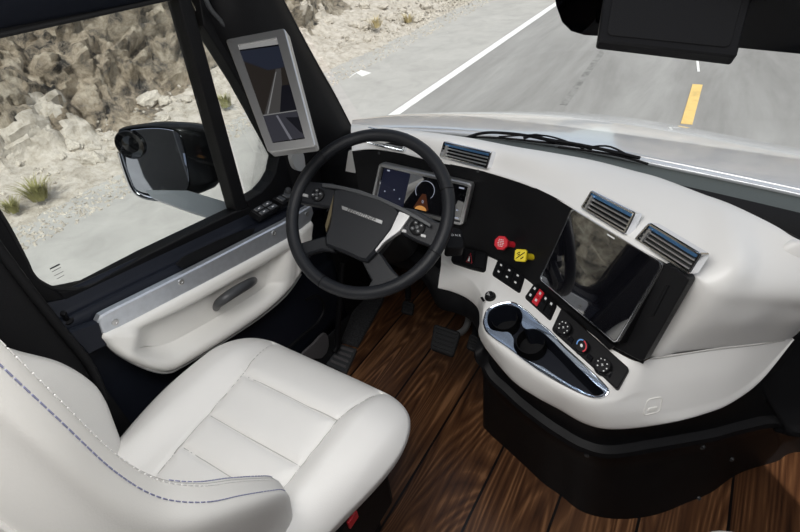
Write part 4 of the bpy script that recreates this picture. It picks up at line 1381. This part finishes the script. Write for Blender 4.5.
def cushion_pt(s, t):
    r = max(abs(s), abs(t))
    if r < 1e-6: X = Y = 0.0; rho = 0
    else:
        d = (abs(s) ** 6 + abs(t) ** 6) ** (1 / 6)
        rho = math.sin(PI / 2 * r) if r < 1 else 1
        X = s / d * rho; Y = t / d * rho
    y = (Y0 + Y1) / 2 + Y * (Y1 - Y0) / 2
    x = XC + X * HX * (1 - .03 * max(0, Y) ** 2) - .052 * smooth01((.50 - y) / .32) * max(0, X) - .045 * smooth01((.36 - y) / .28) * min(0, X)
    e = (1 - rho ** 7) ** (1 / 2.6) if rho < 1 else 0
    z = .405 + .115 * e
    # side bolsters
    b = max(smooth01((x - (-.585)) / .07) * smooth01((-.39 - x) / .06), smooth01((-.885 - x) / .08) * smooth01((x + 1.09) / .06))
    z += .030 * b * e * smooth01((1.35 - Y) / 1.2)
    # gentle crown and drop at the nose
    z -= .02 * smooth01((y - .47) / .14)
    if z < .475: x += (XC - x) * (.475 - z) * 1.5
    return V((x, y, z))


def seam_d(x, y):
    d = 1
    lx = -.893 - .10 * (.46 - y) * -.35
    # left and right long seams, three cross seams
    xl = -.895 + .12 * (.46 - y) if y < .46 else -.895 - .28 * (y - .46)
    xr = -.578 + 0 * y if y < .47 else -.578 + .2 * (y - .47)
    d = min(d, abs(x - xl), abs(x - xr))
    if xl < x < xr:
        yy = y - .02 * (x + .73)
        d = min(d, abs(yy - .462), abs(yy - .328), abs(yy - .236))
    return d


bm = bmesh.new(); NG = 150; rows = []
for i in range(NG + 1):
    row = []
    for j in range(NG + 1):
        p = cushion_pt(-1 + 2 * j / NG, -1 + 2 * i / NG)
        g = seam_d(p.x, p.y)
        edge = 1 if p.z > .47 else 0
        p.z -= edge * (.0065 * math.exp(-(g / .0035) ** 2) + .006 * math.exp(-(g / .018) ** 2))
        row.append(p)
    rows.append(row)
vs = grid(bm, rows)
# skirt
bord = [vs[0][j] for j in range(NG)] + [vs[i][NG] for i in range(NG)] + [vs[NG][NG - j] for j in range(NG)] + [vs[NG - i][0] for i in range(NG)]
prev = bord
cxy = V((XC, .32, 0))
for dz, sc in ((.02, .96), (.05, .90), (.08, .8)):
    nw = []
    for v in bord:
        q = v.co.copy(); q.z = .405 - dz; q.x = XC + (q.x - XC) * sc; q.y = .3 + (q.y - .3) * sc
        nw.append(bm.verts.new(q))
    for k in range(len(bord)):
        j = (k + 1) % len(bord)
        bm.faces.new((prev[k], prev[j], nw[j], nw[k]))
    prev = nw
bmesh.ops.recalc_face_normals(bm, faces=bm.faces)
cush = obj('seat_cushion', bm, M['leather'], seat, angle=180)
# stitched seams: thin sunk lines
CB = bvh_of(cush)


def seam_line(pts2, name, parent, r=.0011, m='seam', n=60):
    P_ = []
    for x, y in pts2:
        l, nn, i_, d_ = CB.ray_cast(V((x, y, 1)), V((0, 0, -1)))
        if l: P_.append(l + V((0, 0, .0003)))
    bm = bmesh.new(); tube(bm, catmull(P_, n), r, 5)
    return obj(name, bm, M[m], parent)


xlf = lambda y: -.895 + .12 * (.46 - y) if y < .46 else -.895 - .28 * (y - .46)
xrf = lambda y: -.578 if y < .47 else -.578 + .2 * (y - .47)
seam_line([(xlf(y), y) for y in [.16 + .42 * k / 20 for k in range(21)]], 'seam', cush)
seam_line([(xrf(y), y) for y in [.22 + .36 * k / 20 for k in range(21)]], 'seam', cush)
for yy in (.462, .328, .236):
    seam_line([(-.885 + (.305) * k / 10 + (.12 * (.46 - yy)) * (1 - k / 10), yy + .02 * (-.885 + .305 * k / 10 + .73)) for k in range(11)], 'seam', cush)

# backrest: sections from the hip up. ridge profile read from the photo in side view
RZ = [.52, .60, .66, .72, .80, .88, .96, 1.05, 1.16, 1.28, 1.40]
RY = [.245, .250, .238, .210, .165, .118, .082, .064, .056, .048, .040]
RXr = [-.550, -.535, -.520, -.505, -.49, -.474, -.468, -.462, -.456, -.452, -.455]
XOs = [-.500, -.488, -.472, -.455, -.434, -.418, -.408, -.403, -.402, -.402, -.402]
RYL = [.165, .18, .19, .19, .168, .124, .088, .064, .056, .048, .04]
CYm = [.07, .06, .05, .04, .03, .02, .012, .006, .0, -.004, -.008]
rows = []
for z, yr, xr, yc, xo, yl in zip(RZ, RY, RXr, CYm, XOs, RYL):
    wl = -1.47 - xr - (0.0)       # mirror about the seat centre
    wl = -1.0 - .01 * (z > 2)
    b = yc - .085
    sec = [V((XC, b - .02, z)), V((-.50, b - .015, z)), V((xo - .023, b + .01, z)), V((xo, b + .05, z)), V((xo - .003, min(b + .09, yr - .03), z)),
           V((min(xr + .052, xo - .003), yr - .03, z)), V((xr + .022, yr - .006, z)), V((xr, yr, z)), V((xr - .022, yr - .010, z)), V((xr - .06, yr * .55 + yc * .45, z)), V((-.60, yc + .004, z)), V((-.66, yc, z)), V((XC, yc, z)),
           V((-.81, yc, z)), V((-.87, yc + .004, z)), V((wl + .06, yl * .55 + yc * .45, z)), V((wl + .022, yl - .010, z)), V((wl, yl, z)), V((wl - .022, yl - .006, z)), V((wl - .045, yl - .03, z)),
           V((-1.060, min(b + .09, yl - .03), z)), V((-1.068, b + .05, z)), V((-1.045, b + .01, z)), V((-.97, b - .015, z))]
    rows.append(sec)
cols = [catmull([r[k] for r in rows], 70) for k in range(24)]
G = [catmull([c[i] for c in cols], 144, True) for i in range(70)]
# round the hip end downwards
c0 = G[0]
bot = [p + V((0, 0, -.05)) for p in c0]
bm = bmesh.new(); grid(bm, [[V((XC + (p.x - XC) * .93, .04 + (p.y - .04) * .72, p.z - .06)) for p in c0]] + [[V((XC + (p.x - XC) * .985, .04 + (p.y - .04) * .92, p.z - .03)) for p in c0]] + G, True)
bmesh.ops.recalc_face_normals(bm, faces=bm.faces)
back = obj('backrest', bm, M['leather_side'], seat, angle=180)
BK = bvh_of(back)


def on_back(p, d=V((0, -1, 0))):
    return p


# double stitch rows along the near bolster ridge
idx = 7 * 6
for off, m in ((-2, 'thread_pale'), (2, 'thread'), (-8, 'thread')):
    path = [G[i][(idx + off) % 144] for i in range(70)]
    # resample by length into stitches
    pts = catmull(path, 420)
    bm = bmesh.new(); acc = 0; start = pts[0]; on_ = True; a = pts[0]
    ctr = V((XC, 0, 0))
    for k in range(1, len(pts)):
        acc += (pts[k] - pts[k - 1]).length
        if acc > (.0065 if on_ else .0022):
            if on_:
                l, nn, i_, d_ = BK.find_nearest(a); l2, n2, _, _ = BK.find_nearest(pts[k])
                nn = nn if nn.dot(CAM - l) > 0 else -nn
                tube(bm, [l + nn * .0006, l2 + nn * .0006], .0009, 5)
            a = pts[k]; acc = 0; on_ = not on_
    obj('stitching', bm, M[m], back)
bm = bmesh.new()
tube(bm, [G[i][(idx) % 144] + V((.0, 0, -.0012)) for i in range(70)], .0012, 6)
obj('ridge_seam', bm, M['seam'], back)
# rear piping of the side panel
bm = bmesh.new(); tube(bm, [G[i][3 * 6] + V((.001, 0, 0)) for i in range(70)], .0035, 8)
obj('piping', bm, M['leather'], back)
# base
bm = bmesh.new(); box(bm, V((-.735, .28, .25)), (.50, .46, .22)); box(bm, V((-.735, .27, .08)), (.42, .42, .16))
obj('seat_base', bm, M['seatbase'], seat, bev=.02)
bm = bmesh.new()
c = atz(352, 519, .33)
box(bm, c, (.012, .035, .03)); lv = obj('release_tab', bm, M['red'], seat, bev=.003)
lv['label'] = 'small red tab'
# frame at the foot of the backrest (dark, then pale cover at the picture's lower left)
bm = bmesh.new()
grid(bm, [[V((x, y, z)) for z in (.5, .8, 1.1, 1.4)] for x, y in ((-.42, -.075), (-.38, -.09), (-.36, -.12))])
obj('back_shell', bm, M['seatbase'], seat, solid=.01)

# passenger seat corner
ps = thing('passenger_seat', (.45, .45, 0), 'white leather corner of the passenger seat at the bottom edge, right of the dashboard base', 'seat')
bm = bmesh.new()
c = atz(706, 527, .47); d = atz(742, 531, .47)
ctr = V((.43, .39, .42))
rows = []
for i in range(41):
    row = []
    for j in range(41):
        s, t_ = -1 + i / 20, -1 + j / 20
        r = max(abs(s), abs(t_)); dd_ = (abs(s) ** 6 + abs(t_) ** 6) ** (1 / 6) if r > 1e-6 else 1
        rho = math.sin(PI / 2 * r); X = s / dd_ * rho; Y = t_ / dd_ * rho
        row.append(V((.430 + X * .265, .405 + Y * .288, .36 + .13 * (max(0, 1 - rho ** 6)) ** .4)))
    rows.append(row)
vs = grid(bm, rows); obj('seat_cushion', bm, M['leather'], ps, angle=180)
bm = bmesh.new(); box(bm, V((.435, .35, .2)), (.38, .38, .34)); obj('seat_base', bm, M['seatbase'], ps, bev=.02)


# ================================================================== PEDALS
def pedal(name, q, depth, label, arm=None, ribs=5):
    Q = Quad(*q)
    t_ = thing(name, Q.c, label, 'pedal')
    bm = bmesh.new(); Q.plate(bm, 0, 0, 1, 1, .010, -depth, 0, .004)
    pd = obj('pedal_pad', bm, M['rubber'], t_)
    for k in range(ribs):
        bm = bmesh.new(); Q.plate(bm, .08, .06 + k * .9 / ribs, .92, .06 + (k + .62) * .9 / ribs, .003, 0, .004, .0015)
        obj('tread_rib', bm, M['rubber'], pd)
    if arm:
        bm = bmesh.new(); tube(bm, catmull(arm, 14), .011, 12); obj('pedal_arm', bm, M['satin'] if name == 'brake_pedal' else M['black'], t_)
    return t_


pedal('brake_pedal', [atd(434, 323, 1.60), atd(461, 332, 1.57), atd(453, 356, 1.53), atd(430, 348, 1.56)], .018, 'black ribbed rubber brake pedal on a shiny arm, above the wooden floor',
      [atd(458, 334, 1.60), atd(464, 330, 1.62), atd(468, 322, 1.64), atd(468, 312, 1.66), atd(464, 300, 1.7)])
pedal('accelerator_pedal', [atd(470, 333, 1.62), atd(484, 340, 1.60), atd(484, 354, 1.56), atd(467, 346, 1.57)], .012, 'black accelerator pedal half hidden between the brake pedal and the dashboard base',
      [atd(474, 340, 1.62), atd(476, 325, 1.66), atd(476, 310, 1.7)], 4)
pedal('foot_rest', [atd(403, 300, 1.80), atd(415, 303, 1.79), atd(413, 314, 1.75), atd(401, 311, 1.76)], .012, 'small grey-black foot pad far under the dashboard, left of the brake pedal',
      [atd(408, 300, 1.81), atd(408, 292, 1.83), atd(408, 282, 1.85)], 3)

# ================================================================== PILLAR MONITOR
mo = thing('mirror_monitor', atd(273, 92, 1.14), 'silver-framed upright monitor on the windshield pillar showing the road behind', 'monitor')
Q = Quad(atd(226, 40, 1.20), atd(285, 28.5, 1.165), atd(316, 147, 1.09), atd(268.5, 153, 1.115))
bm = bmesh.new(); Q.plate(bm, 0, 0, 1, 1, .008, -.022, -.001, .003); hs = obj('monitor_housing', bm, M['grey'], mo)
MQ = lambda x, y: None
bm = bmesh.new(); Q.ring(bm, .0225, .008, -.004, .003, bevel=.002); obj('monitor_frame', bm, M['satin'], mo)
SQ = Quad(*[atp(*p, Q.c + Q.n * .001, Q.n) for p in [(237, 50), (280, 44), (308, 139), (269.5, 145)]])
bm = bmesh.new(); SQ.plate(bm, 0, 0, 1, 1, .001, -.003, .0, .0003); sc_ = obj('monitor_screen', bm, M['screen'], mo)


def emi(name, col, s=1.0):
    M[name] = mat(name, (0, 0, 0), .3, emit=col, estr=s); return M[name]


def spoly(name, pts, m, h):
    bm = bmesh.new(); prism(bm, [SQ(a, b, h) for a, b in pts], SQ.n * .0003); return obj(name, bm, m, sc_, smooth=False)


spoly('image_sky', [(.02, .02), (.98, .02), (.98, .25), (.55, .26), (.02, .12)], emi('img_sky', (.014, .017, .028)), .0002)
spoly('image_land', [(.02, .12), (.3, .17), (.55, .26), (.98, .25), (.98, .70), (.02, .70)], emi('img_land', (.016, .013, .011)), .0002)
spoly('image_road', [(.74, .26), (.86, .26), (.62, .70), (.14, .70)], emi('img_road', (.045, .043, .042)), .0006)
spoly('image_line', [(.72, .29), (.735, .29), (.24, .70), (.20, .70)], emi('img_line', (.16, .16, .16)), .001)
spoly('image_trailer', [(.76, .44), (.98, .44), (.98, .71), (.52, .71)], emi('img_dark', (.004, .004, .007)), .0012)
spoly('image_divider', [(.02, .705), (.98, .705), (.98, .715), (.02, .715)], M['img_line'], .0014)
spoly('image_lower', [(.02, .715), (.98, .715), (.98, .98), (.02, .98)], emi('img_low', (.028, .028, .036)), .0002)
spoly('image_lower_line', [(.40, .73), (.45, .73), (.62, .98), (.55, .98)], emi('img_line2', (.13, .13, .15)), .0006)
spoly('image_lower_truck', [(.62, .76), (.98, .78), (.98, .96), (.86, .92)], M['img_dark'], .0008)
bm = bmesh.new()
cb = Q.c - Q.n * .02
tube(bm, [cb, cb + V((-.06, .07, -.02)), cb + V((-.13, .15, -.04))], .016, 14); obj('mount', bm, M['black'], mo)

# ================================================================== OUTSIDE MIRROR
mr = thing('side_mirror', atx(165, 160, -1.65), 'black outside mirror with chrome lower edge and round lens, seen through the side window', 'mirror')
mc = atx(160, 163, -1.65)
MN = V((.545, -.84, .08)).normalized()
mface = [(118, 133), (124, 128), (150, 125), (172, 127), (182, 133), (187, 145), (192, 180), (191, 188), (184, 195), (160, 197), (140, 195), (130, 187), (120, 155)]


def mp(px, py, h=0): return atp(px, py, mc + MN * h, MN)


o1 = catmull([mp(*p) for p in mface], 72, True); cc = sum(o1, V()) / 72
side = V((.10, .16, 0)); rows = []
for f_, off in ((.965, 0.004), (1.0, .0), (1.04, -.02), (1.05, -.06), (.98, -.12), (.80, -.17), (.5, -.20), (.05, -.21)):
    sh = V((.16, .0, -.02)) * (-off / .2)
    rows.append([cc + (p - cc) * f_ + MN * off + sh for p in o1])
bm = bmesh.new(); grid(bm, rows, True); bmesh.ops.recalc_face_normals(bm, faces=bm.faces)
obj('mirror_housing', bm, M['house'], mr)
bm = bmesh.new(); gl = catmull([mp(*p, .003) for p in [(128, 133), (140, 129), (155, 128), (170, 129.5), (180, 134), (184.5, 147), (189, 180), (187, 188), (180, 192.5), (160, 194), (142, 192), (133, 184), (126, 160)]], 48, True)
prism2(bm, gl, MN * .003, .001); obj('mirror_glass', bm, M['mirror'], mr, angle=20)
bm = bmesh.new(); c = mp(131, 144, .004); lathe(bm, c, MN, [(.050, -.004), (.052, .008), (.048, .012), (.042, .009), (.030, .006), (.018, .012), (0, .016)], 36); obj('round_lens', bm, M['mirror_dark'], mr)
bm = bmesh.new(); tube(bm, catmull([mp(*p, .004) for p in [(120, 152), (126, 172), (134, 190), (146, 197), (165, 199), (184, 197)]], 30), .010, 10)
obj('chrome_edge', bm, M['chrome'], mr)
bm = bmesh.new()
ar = [(168, 197), (196, 193), (216, 199), (244, 208), (250, 222), (228, 222), (196, 213), (172, 204)]
prism2(bm, [atx(p[0], p[1], -1.42) + V((-.12 + .22 * (p[0] - 168) / 80, 0, 0)) * 1.0 for p in ar], V((-.01, .03, -.04)), .004)
obj('mirror_arm', bm, M['armpaint'], mr)

# ================================================================== HOOD, COWL, WIPERS
hd = thing('hood', (-.1, 1.9, .4), 'glossy silver-white truck hood beyond the windshield', 'hood')
near = [(352, 131, .82), (400, 128, .82), (470, 131, .82), (540, 138, .82), (600, 148, .82), (640, 156, .82), (722, 172.5, .82), (800, 189, .82), (850, 200, .82)]
far = [(356, 126, .70), (400, 119, .66), (470, 114.5, .62), (540, 112.5, .60), (600, 115, .60), (650, 121, .60), (725, 135, .61), (800, 150, .63), (850, 162, .64)]
nr = catmull([atz(*p) for p in near], 50); fr = catmull([atz(*p) for p in far], 50)
bm = bmesh.new(); rows = []
for a, b in zip(nr, fr):
    m_ = a.lerp(b, .4) + V((0, 0, .035)); m2 = a.lerp(b, .75) + V((0, 0, .025))
    rows.append(catmull([a + V((0, -.0, -.03)), a, m_, m2, b, b + V((0, .12, -.06)), b + V((0, .26, -.18)), b + V((0, .36, -.36))], 40))
grid(bm, rows); bmesh.ops.recalc_face_normals(bm, faces=bm.faces)
obj('hood_panel', bm, M['hood'], hd, angle=180)
bm = bmesh.new()
tube(bm, [p + V((0, -.002, .0)) for p in nr], .004, 8); obj('hood_edge', bm, M['satin'], hd)
bm = bmesh.new()
rows = []
for p in nr: rows.append([p + V((0, -.006, -.012)), p + V((0, -.03, -.016)), p + V((0, -.06, -.03))])
grid(bm, rows); bmesh.ops.recalc_face_normals(bm, faces=bm.faces)
obj('cowl', bm, M['cowl'], loc=(0, 0, 0), angle=180, kind='structure').name = 'trim_6'
bm = bmesh.new()
rows = []
for p in nr: rows.append([p + V((0, -.055, -.028)), p + V((0, -.085, -.04)), p + V((0, -.115, -.07)), p + V((0, -.13, -.25))])
grid(bm, rows)
obj('trim_7', bm, M['rubber'], angle=180, kind='structure')


def wiper(arm, blade, z, label):
    w = thing('wiper', atz(*arm[0], z), label, 'wiper', )
    bm = bmesh.new(); pth = catmull([atz(*p, z + .02) for p in arm], 24); tube(bm, pth, .0048, 8); obj('wiper_arm', bm, M['black'], w)
    bm = bmesh.new(); pb = catmull([atz(*p, z + .008) for p in blade], 30); tube(bm, pb, .0035, 6)
    b_ = obj('wiper_blade', bm, M['rubber'], w)
    bm = bmesh.new(); k = len(pb) // 2; q = [pb[k - 8] + V((0, 0, .004)), pb[k] + V((0, 0, .022)), pb[k + 8] + V((0, 0, .004))]; tube(bm, catmull(q, 12), .0028, 6); obj('blade_bridge', bm, M['black'], b_)
    return w


wiper([(466, 138), (478, 134), (492, 132.5), (515, 134), (534, 137), (556, 142)], [(470, 137), (500, 138), (540, 142), (570, 145), (592, 149)], .84, 'black wiper lying along the hood edge, nearer the instrument display')
wiper([(524, 138), (536, 135), (545, 139), (575, 144), (605, 150), (640, 158)], [(558, 147), (590, 151), (620, 156), (648, 164)], .84, 'black wiper lying further right, above the middle air vents')

# ================================================================== LIGHT
w = bpy.data.worlds.new('sky'); SC.world = w; w.use_nodes = True
nt = w.node_tree; bg = nt.nodes['Background']
sk = nt.nodes.new('ShaderNodeTexSky'); sk.sky_type = 'NISHITA'; sk.sun_disc = False
sk.sun_elevation = math.radians(58); sk.sun_rotation = math.radians(100); sk.air_density = 1.2; sk.dust_density = 1.5; sk.ozone_density = .8
hs = nt.nodes.new('ShaderNodeHueSaturation'); hs.inputs['Saturation'].default_value = .45
nt.links.new(sk.outputs[0], hs.inputs['Color']); nt.links.new(hs.outputs[0], bg.inputs[0]); bg.inputs[1].default_value = .17

sd = V((.50, -.50, .85)).normalized()        # towards the sun
sun = bpy.data.lights.new('sun', 'SUN'); sun.energy = 3.5; sun.angle = math.radians(.6); sun.color = (1, .97, .92)
so = bpy.data.objects.new('sun', sun); COL.objects.link(so); so.rotation_euler = sd.to_track_quat('Z', 'Y').to_euler(); so.location = (3, -2, 6)


def area(name, loc, size, power, target, col=(1, 1, 1), sy=None):
    l = bpy.data.lights.new(name, 'AREA'); l.energy = power; l.size = size; l.color = col
    if sy: l.shape = 'RECTANGLE'; l.size_y = sy
    o = bpy.data.objects.new(name, l); COL.objects.link(o); o.location = loc
    o.rotation_euler = (V(target) - V(loc)).to_track_quat('-Z', 'Y').to_euler()
    return o


area('interior_fill', (-.25, .2, 1.80), .9, 22, (-.3, .55, 0), (1, .985, .96), .8)  # added soft fill under the roof, not a fitting of the cab

# ================================================================== CAMERA
cd = bpy.data.cameras.new('camera'); co = bpy.data.objects.new('camera', cd); COL.objects.link(co)
co.matrix_world = Matrix(((CX.x, -CY.x, -CZ.x, CAM.x), (CX.y, -CY.y, -CZ.y, CAM.y), (CX.z, -CY.z, -CZ.z, CAM.z), (0, 0, 0, 1)))
cd.sensor_width = 36; cd.lens = FPX / 800 * 36; cd.clip_start = .02; cd.clip_end = 500
SC.camera = co

vs_ = SC.view_settings
vs_.view_transform = 'Standard'; vs_.look = 'None'; vs_.gamma = 1; vs_.use_curve_mapping = False; vs_.exposure = 0.0
